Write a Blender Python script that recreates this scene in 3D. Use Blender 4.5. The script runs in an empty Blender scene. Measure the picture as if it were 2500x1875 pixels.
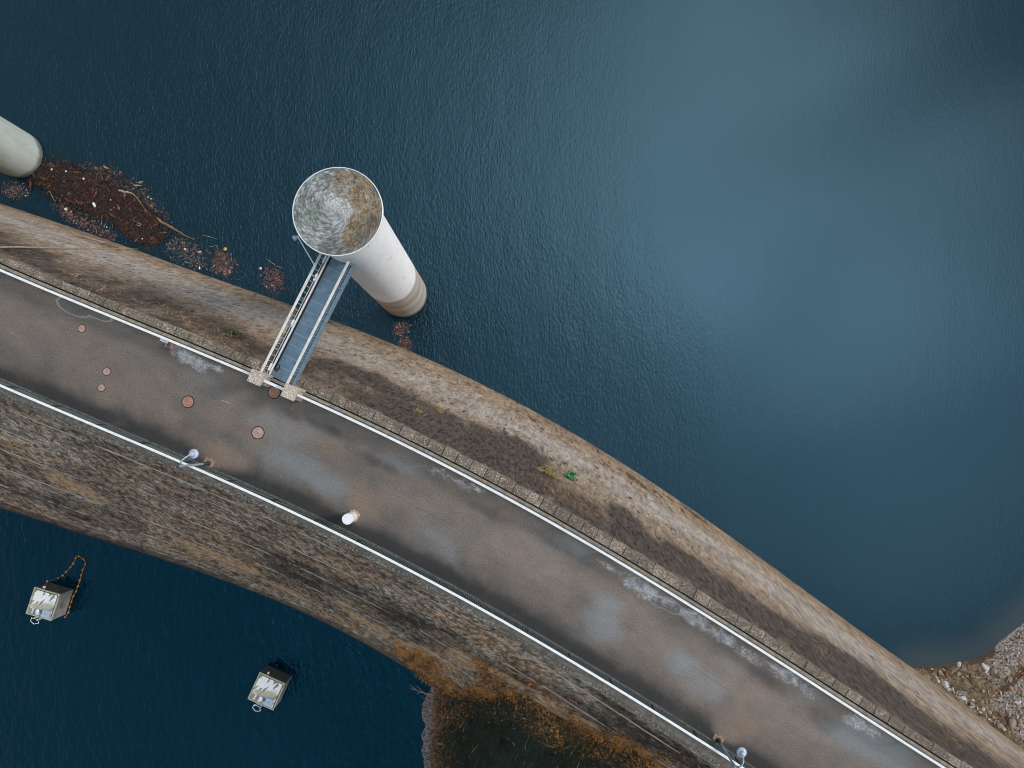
import bpy, bmesh, math, random
import numpy as np
from mathutils import Vector, Matrix

SC = bpy.context.scene
COL = SC.collection
R = math.radians
rng = np.random.default_rng(7)
random.seed(7)

# ------------------------------------------------------------------ camera
CAM_H, FPX, PW, PH = 55.0, 1667.0, 2500.0, 1875.0
NADIR = (1245.0, 1046.0)
_n = Vector(((NADIR[0]-PW/2)/FPX, -(NADIR[1]-PH/2)/FPX, -1.0)).normalized()
CAM_ROT = _n.rotation_difference(Vector((0, 0, -1))).to_matrix()
cam_d = bpy.data.cameras.new("camera")
cam = bpy.data.objects.new("camera", cam_d)
COL.objects.link(cam)
cam.matrix_world = Matrix.Translation((0, 0, CAM_H)) @ CAM_ROT.to_4x4()
cam_d.sensor_width = 36.0
cam_d.lens = 36.0*FPX/PW
cam_d.clip_start = 0.5
cam_d.clip_end = 3000
SC.camera = cam

# ------------------------------------------------------------------ exposure
SC.view_settings.view_transform = 'Standard'
SC.view_settings.look = 'None'
SC.view_settings.exposure = 0.32
SC.view_settings.gamma = 1.0
SC.view_settings.use_curve_mapping = False
SC.cycles.filter_width = 0.95

# ------------------------------------------------------------------ sun + sky
SUN_AZ = Vector((0.98, 0.18, 0)).normalized()
SUN_EL = R(31)
sd = bpy.data.lights.new("sun", 'SUN')
sd.energy = 1.75
sd.angle = R(12)
sd.color = (1.0, 0.95, 0.9)
sun = bpy.data.objects.new("sun", sd)
COL.objects.link(sun)
_sdir = Vector((SUN_AZ.x*math.cos(SUN_EL), SUN_AZ.y*math.cos(SUN_EL), math.sin(SUN_EL)))
sun.rotation_euler = _sdir.to_track_quat('Z', 'Y').to_euler()
sun.location = (60, -20, 80)

world = bpy.data.worlds.new("World")
SC.world = world
world.use_nodes = True
wt = world.node_tree
wt.nodes.clear()


class NB:
    """short hand for building node trees"""
    def __init__(self, nt):
        self.t = nt

    def n(self, typ, **kw):
        nd = self.t.nodes.new(typ)
        for k, v in kw.items():
            setattr(nd, k, v)
        return nd

    def put(self, sock, v):
        if isinstance(v, bpy.types.NodeSocket):
            self.t.links.new(v, sock)
        elif v is not None:
            if isinstance(v, (tuple, list)) and len(v) == 3 and sock.type == 'RGBA':
                v = (*v, 1)
            sock.default_value = v

    def noise(self, vec, scale, detail=4, rough=0.55, dist=0.0, out=0):
        nd = self.n('ShaderNodeTexNoise')
        self.put(nd.inputs['Vector'], vec)
        self.put(nd.inputs['Scale'], scale)
        nd.inputs['Detail'].default_value = detail
        nd.inputs['Roughness'].default_value = rough
        nd.inputs['Distortion'].default_value = dist
        return nd.outputs[out]

    def voro(self, vec, scale, feature='F1', out='Distance', rand=1.0):
        nd = self.n('ShaderNodeTexVoronoi', feature=feature)
        self.put(nd.inputs['Vector'], vec)
        self.put(nd.inputs['Scale'], scale)
        nd.inputs['Randomness'].default_value = rand
        return nd.outputs[out]

    def ramp(self, fac, stops, interp='LINEAR'):
        nd = self.n('ShaderNodeValToRGB')
        cr = nd.color_ramp
        cr.interpolation = interp
        while len(cr.elements) < len(stops):
            cr.elements.new(0.5)
        for e, (p, c) in zip(cr.elements, stops):
            e.position = p
            e.color = (*c, 1) if isinstance(c, tuple) else (c, c, c, 1)
        self.put(nd.inputs[0], fac)
        return nd.outputs[0]

    def step(self, v, a, b):
        nd = self.n('ShaderNodeMapRange', interpolation_type='SMOOTHSTEP')
        self.put(nd.inputs[0], v)
        nd.inputs[1].default_value = a
        nd.inputs[2].default_value = b
        return nd.outputs[0]

    def math(self, op, a, b=None, c=None):
        nd = self.n('ShaderNodeMath', operation=op)
        for i, v in enumerate((a, b, c)):
            if v is not None:
                self.put(nd.inputs[i], v)
        return nd.outputs[0]

    def mul(self, a, b): return self.math('MULTIPLY', a, b)
    def add(self, a, b): return self.math('ADD', a, b)
    def sub(self, a, b): return self.math('SUBTRACT', a, b)

    def mix(self, fac, a, b, mode='MIX'):
        nd = self.n('ShaderNodeMix', data_type='RGBA', blend_type=mode)
        self.put(nd.inputs[0], fac)
        self.put(nd.inputs[6], a)
        self.put(nd.inputs[7], b)
        return nd.outputs[2]

    def scale(self, vec, s, rot=0.0, loc=(0, 0, 0)):
        nd = self.n('ShaderNodeMapping')
        self.put(nd.inputs['Vector'], vec)
        nd.inputs['Scale'].default_value = s
        nd.inputs['Rotation'].default_value = (0, 0, rot)
        nd.inputs['Location'].default_value = loc
        return nd.outputs[0]

    def attr(self, name, out='Fac'):
        nd = self.n('ShaderNodeAttribute', attribute_name=name)
        return nd.outputs[out]

    def coord(self, which='Object'):
        return self.n('ShaderNodeTexCoord').outputs[which]

    def pos(self):
        return self.n('ShaderNodeNewGeometry').outputs['Position']

    def uv(self):
        return self.n('ShaderNodeUVMap', uv_map='uv').outputs[0]

    def xyz(self, v):
        nd = self.n('ShaderNodeSeparateXYZ')
        self.put(nd.inputs[0], v)
        return nd.outputs

    def bump(self, h, strength=0.5, dist=0.05, normal=None):
        nd = self.n('ShaderNodeBump')
        self.put(nd.inputs['Height'], h)
        nd.inputs['Strength'].default_value = strength
        nd.inputs['Distance'].default_value = dist
        if normal is not None:
            self.put(nd.inputs['Normal'], normal)
        return nd.outputs[0]


def surface(name):
    m = bpy.data.materials.new(name)
    m.use_nodes = True
    b = NB(m.node_tree)
    p = m.node_tree.nodes['Principled BSDF']
    return m, b, p


def plain(name, col, rough=0.6, metal=0.0, var=0.25, scale=6.0, dirt=None, bump=0.0):
    """painted or bare material with uneven tone, worn spots and a little relief"""
    m, b, p = surface(name)
    c = b.coord()
    n1 = b.noise(c, scale, 5, 0.6)
    dk = tuple(x*(1-var) for x in col)
    lt = tuple(min(1, x*(1+var*0.5)) for x in col)
    out = b.mix(b.step(n1, 0.3, 0.7), dk, lt)
    if dirt:
        n2 = b.noise(c, scale*2.7, 6, 0.65)
        out = b.mix(b.mul(b.step(n2, 0.52, 0.68), 0.7), out, dirt)
    b.put(p.inputs['Base Color'], out)
    b.put(p.inputs['Roughness'], rough)
    b.put(p.inputs['Metallic'], metal)
    if bump:
        b.put(p.inputs['Normal'], b.bump(n1, bump, 0.02))
    return m


# sky: Nishita air behind a broken cloud layer; bright lobes added and the far sky dimmed to shape the lake's sheen
b = NB(wt)
sky = b.n('ShaderNodeTexSky', sky_type='NISHITA', sun_disc=False, sun_elevation=SUN_EL)
sky.sun_rotation = math.atan2(SUN_AZ.x, SUN_AZ.y)
gen = b.coord('Generated')
dirn = b.n('ShaderNodeVectorMath', operation='NORMALIZE')
b.put(dirn.inputs[0], gen)
dv = dirn.outputs[0]


def lobe(vec, lo, hi):
    v = Vector(vec).normalized()
    d = b.n('ShaderNodeVectorMath', operation='DOT_PRODUCT')
    b.put(d.inputs[0], dv)
    d.inputs[1].default_value = v
    nz = b.mul(b.sub(b.noise(dv, 3.2, 4, 0.55, 0.4), 0.5), 0.09)
    return b.step(b.add(d.outputs['Value'], nz), lo, hi)


skycol = b.mix(1.0, sky.outputs[0], (0.10, 0.10, 0.10), 'MULTIPLY')
cl = b.step(b.noise(b.scale(dv, (1, 1, 1.6)), 2.6, 6, 0.55, 0.5), 0.30, 0.68)
cloud = b.mix(cl, (0.50, 0.56, 0.63), (0.88, 0.92, 0.97))
allsky = b.mix(0.85, skycol, cloud)
l0 = lobe((0.30, 0.16, 1.0), 0.74, 0.98)
allsky = b.mix(1.0, allsky, b.mix(l0, (0.47, 0.54, 0.58), (1.08, 1.09, 1.10)), 'MULTIPLY')
l1 = lobe((0.38, 0.36, 1.0), 0.93, 1.005)
l2 = lobe((0.16, 0.52, 1.0), 0.92, 1.01)
glow = b.mix(l1, (0, 0, 0), (1.45, 1.45, 1.42))
glow2 = b.mix(l2, (0, 0, 0), (0.75, 0.74, 0.72))
l3 = lobe((0.52, 0.06, 1.0), 0.93, 1.005)
glow3 = b.mix(l3, (0, 0, 0), (0.50, 0.62, 0.72))
tot = b.mix(1.0, b.mix(1.0, b.mix(1.0, allsky, glow, 'ADD'), glow2, 'ADD'), glow3, 'ADD')
bg = b.n('ShaderNodeBackground')
b.put(bg.inputs[0], tot)
bg.inputs[1].default_value = 1.0
wo = b.n('ShaderNodeOutputWorld')
wt.links.new(bg.outputs[0], wo.inputs[0])

# ------------------------------------------------------------------ survey helpers: picture point at a known height -> place
CR = np.array(CAM_ROT)


def P(x, y, z):
    d = CR @ np.array([(x-PW/2)/FPX, -(y-PH/2)/FPX, -1.0])
    t = (z-CAM_H)/d[2]
    return Vector((d[0]*t, d[1]*t, z))


def proj(pts):
    q = (np.asarray(pts)-np.array([0, 0, CAM_H])) @ CR
    return np.stack([PW/2+FPX*q[..., 0]/-q[..., 2], PH/2-FPX*q[..., 1]/-q[..., 2]], -1)


# ------------------------------------------------------------------ mesh helpers
def link(name, me, mats=(), parent=None, loc=None):
    o = bpy.data.objects.new(name, me)
    COL.objects.link(o)
    for m in (mats if isinstance(mats, (list, tuple)) else (mats,)):
        me.materials.append(m)
    if parent is not None:
        o.parent = parent
    if loc is not None:
        o.location = loc
    return o


def tag(o, label=None, cat=None, group=None, kind=None):
    if label: o['label'] = label
    if cat: o['category'] = cat
    if group: o['group'] = group
    if kind: o['kind'] = kind
    return o


def empty(name, loc=(0, 0, 0), rz=0.0, label=None, cat=None, group=None):
    o = bpy.data.objects.new(name, None)
    COL.objects.link(o)
    o.location = loc
    o.rotation_euler = (0, 0, rz)
    o.empty_display_size = 0.3
    return tag(o, label, cat, group)


def copy_tree(o, parent=None):
    c = o.copy()
    COL.objects.link(c)
    c.parent = parent
    for ch in list(o.children):
        copy_tree(ch, c)
    return c


class MB:
    def __init__(self):
        self.v, self.f, self.m = [], [], []

    def quad(self, *pts, mi=0):
        i = len(self.v)
        self.v += [tuple(p) for p in pts]
        self.f.append(tuple(range(i, i+len(pts))))
        self.m.append(mi)

    def hexa(self, p, mi=0):
        """8 corners: bottom 0-3 counter clockwise, top 4-7"""
        i = len(self.v)
        self.v += [tuple(q) for q in p]
        for f in ((3, 2, 1, 0), (4, 5, 6, 7), (0, 1, 5, 4), (1, 2, 6, 5), (2, 3, 7, 6), (3, 0, 4, 7)):
            self.f.append(tuple(i+k for k in f))
            self.m.append(mi)

    def box(self, c, s, rz=0.0, mi=0, taper=1.0):
        cx, cy, cz = c
        x, y, z = s[0]/2, s[1]/2, s[2]/2
        ca, sa = math.cos(rz), math.sin(rz)
        p = []
        for zz, k in ((-z, 1.0), (z, taper)):
            for a, d in ((-x, -y), (x, -y), (x, y), (-x, y)):
                a, d = a*k, d*k
                p.append((cx+a*ca-d*sa, cy+a*sa+d*ca, cz+zz))
        self.hexa(p, mi)

    def bar(self, a, c, w, h, mi=0, up=(0, 0, 1)):
        """rectangular bar between two points, w across, h along up"""
        a, c = Vector(a), Vector(c)
        d = (c-a).normalized()
        up = Vector(up)
        s = d.cross(up)
        if s.length < 1e-4:
            s = d.cross(Vector((1, 0, 0)))
        s.normalize()
        u = s.cross(d).normalized()
        p = []
        for e in (a, c):
            for k, l in ((-1, -1), (1, -1), (1, 1), (-1, 1)):
                p.append(e+s*(k*w/2)+u*(l*h/2))
        self.hexa(p, mi)

    def tube(self, pts, r, n=10, mi=0, cap=True):
        pts = [Vector(p) for p in pts]
        rs = r if isinstance(r, (list, tuple)) else [r]*len(pts)
        i0 = len(self.v)
        prev = None
        for k, p in enumerate(pts):
            d = (pts[min(k+1, len(pts)-1)]-pts[max(k-1, 0)]).normalized()
            if prev is None:
                s = d.cross(Vector((0, 0, 1)))
                if s.length < 1e-3:
                    s = d.cross(Vector((1, 0, 0)))
            else:
                s = prev-d*prev.dot(d)
            s.normalize()
            prev = s
            u = d.cross(s)
            for j in range(n):
                a = 2*math.pi*j/n
                self.v.append(tuple(p+(s*math.cos(a)+u*math.sin(a))*rs[k]))
        for k in range(len(pts)-1):
            for j in range(n):
                a, c = i0+k*n+j, i0+k*n+(j+1) % n
                self.f.append((a, c, c+n, a+n))
                self.m.append(mi)
        if cap:
            self.f.append(tuple(i0+j for j in reversed(range(n))))
            self.f.append(tuple(i0+(len(pts)-1)*n+j for j in range(n)))
            self.m += [mi, mi]

    def lathe(self, prof, n=48, c=(0, 0), mi=0):
        """prof: (radius, z) from bottom to top, outside to the right"""
        i0 = len(self.v)
        for r, z in prof:
            for j in range(n):
                a = 2*math.pi*j/n
                self.v.append((c[0]+r*math.cos(a), c[1]+r*math.sin(a), z))
        for k in range(len(prof)-1):
            for j in range(n):
                a, d = i0+k*n+j, i0+k*n+(j+1) % n
                self.f.append((a, d, d+n, a+n))
                self.m.append(mi)

    def build(self, name, mats, parent=None, smooth=False, loc=None, bevel=0.0):
        me = bpy.data.meshes.new(name)
        me.from_pydata(self.v, [], self.f)
        me.polygons.foreach_set('material_index', self.m)
        if smooth:
            me.polygons.foreach_set('use_smooth', [True]*len(self.f))
        me.update()
        o = link(name, me, mats, parent, loc)
        if smooth:
            me.set_sharp_from_angle(angle=R(35))
        if bevel:
            md = o.modifiers.new('bevel', 'BEVEL')
            md.width = bevel
            md.segments = 2
            md.limit_method = 'ANGLE'
        return o


def grid_mesh(name, pts, uv=None, attrs=None, keep=None, mats=(), parent=None, smooth=True):
    """pts (ni,nj,3); uv (ni,nj,2); attrs name->(ni,nj)"""
    ni, nj = pts.shape[:2]
    idx = np.arange(ni*nj).reshape(ni, nj)
    q = np.stack([idx[:-1, :-1], idx[1:, :-1], idx[1:, 1:], idx[:-1, 1:]], -1).reshape(-1, 4)
    if keep is not None:
        k = keep.reshape(-1)
        q = q[k[q].all(1)]
    me = bpy.data.meshes.new(name)
    me.from_pydata(pts.reshape(-1, 3).tolist(), [], q.tolist())
    if uv is not None:
        lay = me.uv_layers.new(name='uv')
        li = np.empty(len(me.loops), dtype=np.int32)
        me.loops.foreach_get('vertex_index', li)
        lay.data.foreach_set('uv', uv.reshape(-1, 2)[li].astype(np.float32).ravel())
    for k, a in (attrs or {}).items():
        at = me.attributes.new(k, 'FLOAT', 'POINT')
        at.data.foreach_set('value', np.clip(a, 0, 1).astype(np.float32).ravel())
    if smooth:
        me.polygons.foreach_set('use_smooth', [True]*len(me.polygons))
    me.update()
    return link(name, me, mats, parent)


_tab = rng.random((256, 256))


def vnoise(x, y):
    xi, yi = np.floor(x).astype(int), np.floor(y).astype(int)
    fx, fy = x-xi, y-yi
    fx, fy = fx*fx*(3-2*fx), fy*fy*(3-2*fy)
    g = lambda a, c: _tab[a & 255, c & 255]
    return (g(xi, yi)*(1-fx)+g(xi+1, yi)*fx)*(1-fy)+(g(xi, yi+1)*(1-fx)+g(xi+1, yi+1)*fx)*fy


def fbm(x, y, o=4):
    s, a, t = 0, 0.5, 0
    for k in range(o):
        s = s+a*vnoise(x*2**k+17*k, y*2**k+31*k)
        t += a
        a *= 0.5
    return s/t


# ------------------------------------------------------------------ plan of the dam, from the survey of its edges
Z_ROAD, Z_RAIL, Z_COPE = 18.0, 19.1, 18.18
R1 = [(0, 661), (240, 757), (280, 775), (399, 827), (520, 875), (580, 901), (720, 965), (820, 1007), (880, 1037), (1120, 1151),
      (1180, 1184), (1300, 1249), (1420, 1320), (1480, 1355), (1720, 1501), (1780, 1540), (2020, 1691), (2150, 1776), (2298, 1871)]
O1 = [(0, 629), (240, 714), (280, 734), (520, 830), (780, 947), (880, 995), (1120, 1112), (1180, 1138), (1420, 1266), (1480, 1304),
      (1720, 1445), (1780, 1488), (2020, 1640), (2150, 1731), (2268, 1814)]
W1 = [(0, 501), (240, 573), (280, 591), (520, 665), (580, 693), (820, 788), (880, 815), (1120, 920), (1180, 954), (1420, 1082),
      (1480, 1117), (1720, 1258), (1780, 1299), (2020, 1462), (2150, 1557), (2247, 1630), (2298, 1673), (2361, 1728), (2424, 1787), (2500, 1854)]
R2 = [(0, 943), (240, 1042), (280, 1059), (520, 1163), (580, 1188), (820, 1300), (880, 1333), (1120, 1456), (1180, 1492), (1420, 1630),
      (1480, 1668), (1720, 1816), (1780, 1852)]
C2 = [(0, 969), (240, 1068), (580, 1214), (1028, 1432), (1121, 1482), (1223, 1541), (1329, 1606), (1435, 1672), (1561, 1753), (1654, 1812)]
W2 = [(0, 1247), (169, 1290), (280, 1329), (520, 1403), (580, 1432), (800, 1530), (880, 1572), (942, 1603), (1018, 1648), (1060, 1672)]


def w2(lst, z):
    return np.array([P(x, y, z)[:2] for x, y in lst])


_r1 = w2(R1, Z_RAIL)
_pf = np.poly1d(np.polyfit(_r1[:, 0], _r1[:, 1], 4))
_dx = np.linspace(-29, 27, 2000)
_dy = _pf(_dx)
_k0, _k1 = _pf.deriv()(-29.0), _pf.deriv()(27.0)
_ex = np.linspace(-90, -29, 400)[:-1]
_fx = np.linspace(27, 90, 400)[1:]
RX = np.concatenate([_ex, _dx, _fx])
RY = np.concatenate([_dy[0]+_k0*(_ex+29)+0.004*(_ex+29)*0, _dy, _dy[-1]+_k1*(_fx-27)])
RS = np.concatenate([[0], np.cumsum(np.hypot(np.diff(RX), np.diff(RY)))])
RS -= np.interp(0, RX, RS)
_tx, _ty = np.gradient(RX, RS), np.gradient(RY, RS)
NX, NY = -_ty, _tx                      # upstream side


def ref(s, n=0.0):
    """place on plan at arc length s along the road-side rail, n metres towards the lake"""
    return np.stack([np.interp(s, RS, RX)+n*np.interp(s, RS, NX), np.interp(s, RS, RY)+n*np.interp(s, RS, NY)], -1)


def to_sn(p):
    p = np.asarray(p)
    d = np.hypot(RX[None]-p[:, :1], RY[None]-p[:, 1:2])
    i = d.argmin(1)
    n = (p[:, 0]-RX[i])*NX[i]+(p[:, 1]-RY[i])*NY[i]
    return RS[i], n


def off_fit(lst, z, deg=2):
    s, n = to_sn(w2(lst, z))
    pf = np.polyfit(s, n, deg)
    lo, hi = s.min(), s.max()
    return lambda q: np.polyval(pf, np.clip(q, lo, hi))


n_cope = off_fit(O1, Z_COPE)
n_w1 = off_fit(W1, 0.0)
n_r2 = off_fit(R2, Z_RAIL)
n_c2 = off_fit(C2, Z_ROAD-0.15)
n_w2 = off_fit(W2, 0.0)
S0, S1 = -58.0, 62.0


def sn(px, py, z):
    s, n = to_sn(np.array([P(px, py, z)[:2]]))
    return float(s[0]), float(n[0])


def at(s, n, z):
    q = ref(s, n)
    return Vector((float(q[0]), float(q[1]), z))


def ang(s):
    q = ref(np.array([s-0.05, s+0.05]))
    return math.atan2(q[1, 1]-q[0, 1], q[1, 0]-q[0, 0])


# ------------------------------------------------------------------ materials
def m_upstream():
    m, b, p = surface("upstream_concrete")
    uv = b.uv()
    u = b.xyz(uv)
    t = u[1]                                   # metres up the slope, 0 at water
    tn = b.math('DIVIDE', t, 18.5)
    big = b.noise(b.scale(uv, (0.10, 0.32, 1)), 1, 5, 0.6)
    tw = b.add(tn, b.mul(b.sub(big, 0.5), 0.30))
    base = b.ramp(tw, [(0.0, (0.37, 0.275, 0.19)), (0.13, (0.50, 0.395, 0.285)), (0.24, (0.53, 0.45, 0.355)), (0.33, (0.56, 0.505, 0.455)),
                       (0.47, (0.58, 0.53, 0.49)), (0.56, (0.52, 0.435, 0.36)), (0.70, (0.45, 0.355, 0.275)), (1.0, (0.40, 0.31, 0.235))])
    # drifting long stains
    st = b.noise(b.scale(uv, (0.5, 0.42, 1)), 1, 8, 0.75, 0.8)
    c = b.mix(b.step(st, 0.40, 0.64), b.mix(1.0, base, (0.76, 0.72, 0.68), 'MULTIPLY'), b.mix(1.0, base, (1.08, 1.08, 1.08), 'MULTIPLY'))
    # rough grain
    g1 = b.noise(b.scale(uv, (2.2, 0.8, 1)), 1, 8, 0.82, 0.8)
    c = b.mix(b.step(g1, 0.43, 0.57), b.mix(1.0, c, (0.64, 0.59, 0.55), 'MULTIPLY'), b.mix(1.0, c, (1.14, 1.13, 1.12), 'MULTIPLY'))
    g2 = b.noise(b.scale(uv, (4.0, 1.5, 1)), 1, 6, 0.84, 0.7)
    c = b.mix(b.step(g2, 0.41, 0.455), b.mix(1.0, c, (0.30, 0.25, 0.215), 'MULTIPLY'), c)
    g3 = b.noise(b.scale(uv, (4.6, 1.6, 1), loc=(20, 4, 0)), 1, 6, 0.84, 0.6)
    c = b.mix(b.mul(b.step(g3, 0.56, 0.62), 0.45), c, (0.74, 0.67, 0.60))
    # fine drawn out wash lines
    wl = b.noise(b.scale(uv, (0.55, 3.2, 1), loc=(70, 4, 0)), 1, 5, 0.7, 0.5)
    c = b.mix(b.mul(b.step(wl, 0.40, 0.30), 0.45), c, b.mix(1.0, c, (0.45, 0.41, 0.38), 'MULTIPLY'))
    # black crust near the crest
    dn = b.noise(b.scale(uv, (0.8, 0.4, 1)), 1, 8, 0.78, 0.7)
    dk = b.step(b.add(b.mul(b.attr('dark'), 1.15), b.add(b.mul(b.sub(dn, 0.58), 1.7), b.add(b.mul(b.sub(g1, 0.5), 1.1), b.mul(b.sub(g2, 0.5), 0.9)))), 0.10, 0.50)
    crust = b.mix(b.step(g2, 0.40, 0.62), (0.012, 0.011, 0.011), (0.155, 0.118, 0.097))
    c = b.mix(b.mul(dk, 0.93), c, crust)
    # moss cushions and brown growth by the water
    mo = b.noise(b.scale(uv, (1.2, 0.55, 1), loc=(31, 7, 0)), 1, 6, 0.72, 0.4)
    mk = b.step(b.add(b.mul(b.attr('moss'), 0.24), mo), 0.70, 0.76)
    c = b.mix(b.mul(mk, 0.9), c, b.mix(g1, (0.05, 0.026, 0.012), (0.17, 0.095, 0.045)))
    sp = b.noise(b.scale(uv, (1.7, 0.55, 1), loc=(3, 70, 0)), 1, 5, 0.68, 0.4)
    c = b.mix(b.mul(b.step(sp, 0.600, 0.635), 0.88), c, (0.045, 0.034, 0.028))
    # rust coloured dry growth
    rn = b.noise(b.scale(uv, (1.1, 0.5, 1), loc=(9, 9, 0)), 1, 8, 0.78, 0.6)
    rk = b.step(b.add(b.mul(b.attr('rust'), 0.62), b.add(b.mul(b.sub(rn, 0.58), 2.0), b.mul(b.sub(g1, 0.5), 1.0))), 0.12, 0.6)
    c = b.mix(b.mul(rk, 0.75), c, b.mix(b.step(g2, 0.35, 0.65), (0.09, 0.042, 0.024), (0.36, 0.215, 0.125)))
    # pale washed streaks
    pn = b.noise(b.scale(uv, (0.40, 0.9, 1), loc=(2, 40, 0)), 1, 8, 0.78, 0.6)
    pk = b.step(b.add(b.mul(b.attr('pale'), 0.36), b.mul(b.sub(pn, 0.5), 1.5)), 0.10, 0.50)
    c = b.mix(b.mul(pk, 0.72), c, b.mix(b.step(g2, 0.34, 0.6), (0.30, 0.28, 0.265), (0.66, 0.635, 0.615)))
    c = b.mix(1.0, c, (0.93, 0.875, 0.835), 'MULTIPLY')
    b.put(p.inputs['Base Color'], c)
    p.inputs['Roughness'].default_value = 0.92
    h = b.add(b.mul(g1, 1.0), b.mul(g2, 0.5))
    b.put(p.inputs['Normal'], b.bump(h, 1.0, 0.13))
    return m


def m_downstream():
    m, b, p = surface("downstream_concrete")
    uv = b.uv()
    u = b.xyz(uv)
    big = b.noise(b.scale(uv, (0.16, 0.22, 1)), 1, 5, 0.62)
    mid = b.noise(b.scale(uv, (0.40, 0.58, 1)), 1, 9, 0.78, 0.5)
    g1 = b.noise(b.scale(uv, (2.0, 1.6, 1)), 1, 8, 0.82, 0.35)
    g2 = b.noise(b.scale(uv, (3.8, 3.4, 1)), 1, 6, 0.84, 0.4)
    v = b.add(b.add(b.mul(big, 0.6), b.mul(mid, 1.05)), b.mul(g1, 0.40))
    v = b.sub(v, 0.15)
    v = b.sub(v, b.mul(b.attr('dark'), b.add(0.02, b.mul(b.add(g1, big), 0.22))))
    v = b.add(v, b.mul(b.attr('pale'), 0.20))
    c = b.ramp(b.sub(v, 0.40), [(0.14, (0.022, 0.020, 0.019)), (0.28, (0.085, 0.073, 0.062)), (0.40, (0.225, 0.188, 0.154)),
                                (0.54, (0.35, 0.295, 0.243)), (0.72, (0.50, 0.45, 0.40)), (0.9, (0.66, 0.62, 0.58))])
    c = b.mix(b.step(g1, 0.44, 0.56), b.mix(1.0, c, (0.46, 0.44, 0.42), 'MULTIPLY'), b.mix(1.0, c, (1.60, 1.54, 1.47), 'MULTIPLY'))
    c = b.mix(b.step(g2, 0.41, 0.52), b.mix(1.0, c, (0.38, 0.36, 0.34), 'MULTIPLY'), b.mix(1.0, c, (1.2, 1.18, 1.15), 'MULTIPLY'))
    hue = b.noise(b.scale(uv, (0.22, 0.3, 1), loc=(60, 2, 0)), 1, 5, 0.65, 0.4)
    c = b.mix(b.step(hue, 0.42, 0.62), c, b.mix(1.0, c, (1.12, 0.93, 0.78), 'MULTIPLY'))
    # rust lichen
    rn = b.noise(b.scale(uv, (0.9, 0.8, 1), loc=(4, 19, 0)), 1, 8, 0.8, 0.7)
    rk = b.step(b.add(b.mul(b.attr('rust'), 0.85), b.mul(b.sub(rn, 0.56), 1.9)), 0.10, 0.40)
    c = b.mix(b.mul(rk, 0.85), c, b.mix(b.step(g1, 0.35, 0.65), (0.30, 0.145, 0.06), (0.82, 0.58, 0.36)))
    # lime bleeding out of the lift joints, broken lines
    lift = b.math('FRACT', b.math('DIVIDE', b.add(u[1], b.mul(b.sub(b.noise(b.scale(uv, (0.5, 0.5, 1)), 1, 5, 0.75), 0.5), 0.36)), 3.55))
    d = b.math('ABSOLUTE', b.sub(lift, 0.5))
    wd = b.mul(b.noise(b.scale(uv, (1.1, 0.8, 1), loc=(5, 66, 0)), 1, 6, 0.8), 0.10)
    ln = b.step(b.sub(d, b.sub(wd, 0.046)), 0.027, 0.014)
    gap = b.noise(b.scale(uv, (0.15, 0.12, 1), loc=(8, 3, 0)), 1, 10, 0.80)
    lk = b.mul(ln, b.step(gap, 0.475, 0.505))
    d2 = b.math('ABSOLUTE', b.sub(b.math('FRACT', b.add(lift, 0.5)), 0.5))
    lk2 = b.mul(b.step(d2, 0.024, 0.010), b.step(gap, 0.585, 0.61))
    lk = b.math('MAXIMUM', lk, lk2)
    c = b.mix(b.mul(b.step(d, 0.055, 0.02), 0.5), c, (0.035, 0.032, 0.03))
    c = b.mix(b.mul(lk, 0.95), c, (0.74, 0.72, 0.69))
    fl = b.noise(b.scale(uv, (1.6, 5.5, 1), loc=(50, 3, 0)), 1, 5, 0.75)
    c = b.mix(b.mul(b.step(fl, 0.68, 0.74), 0.7), c, (0.55, 0.53, 0.50))
    # wet foot of the wall
    wet = b.step(b.add(u[1], b.mul(b.sub(mid, 0.5), 2.6)), 2.4, 1.0)
    c = b.mix(b.mul(wet, 0.72), c, b.mix(b.step(g1, 0.35, 0.65), (0.018, 0.014, 0.013), (0.13, 0.095, 0.085)))
    c = b.mix(b.mul(b.step(u[1], 0.42, 0.2), 0.85), c, (0.012, 0.011, 0.011))
    c = b.mix(1.0, c, (0.96, 0.865, 0.80), 'MULTIPLY')
    b.put(p.inputs['Base Color'], c)
    p.inputs['Roughness'].default_value = 0.93
    h = b.add(b.add(b.mul(mid, 1.2), b.mul(g1, 0.9)), b.mul(d, -0.4))
    b.put(p.inputs['Normal'], b.bump(h, 1.0, 0.10))
    return m


def m_pebble(name, c0, c1, c2, scale=16, dirt=0.5):
    """exposed aggregate concrete"""
    m, b, p = surface(name)
    pos = b.pos()
    rnd = b.n('ShaderNodeObjectInfo').outputs['Random']
    vo = b.voro(pos, scale, 'F1', 'Color')
    ds = b.voro(pos, scale, 'F1', 'Distance')
    sx = b.xyz(vo)[0]
    big = b.noise(pos, 0.55, 5, 0.65)
    c = b.mix(sx, c0, c1)
    c = b.mix(b.step(b.add(sx, b.mul(b.sub(big, 0.5), 0.5)), 0.74, 0.86), c, c2)
    c = b.mix(b.mul(b.step(ds, 0.42, 0.66), 0.6), c, tuple(x*0.45 for x in c0))
    dd = b.step(b.add(b.add(big, b.mul(b.sub(rnd, 0.5), 0.12)), b.mul(b.noise(pos, 4, 4, 0.7), 0.25)), 0.78, 0.56)
    c = b.mix(b.mul(dd, dirt), c, b.mix(1.0, c, (0.30, 0.28, 0.25), 'MULTIPLY'))
    c = b.mix(1.0, c, b.ramp(rnd, [(0, 0.92), (1, 1.06)]), 'MULTIPLY')
    b.put(p.inputs['Base Color'], c)
    p.inputs['Roughness'].default_value = 0.9
    b.put(p.inputs['Normal'], b.bump(b.math('MULTIPLY', ds, -1.0), 0.8, 0.03))
    return m


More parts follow.
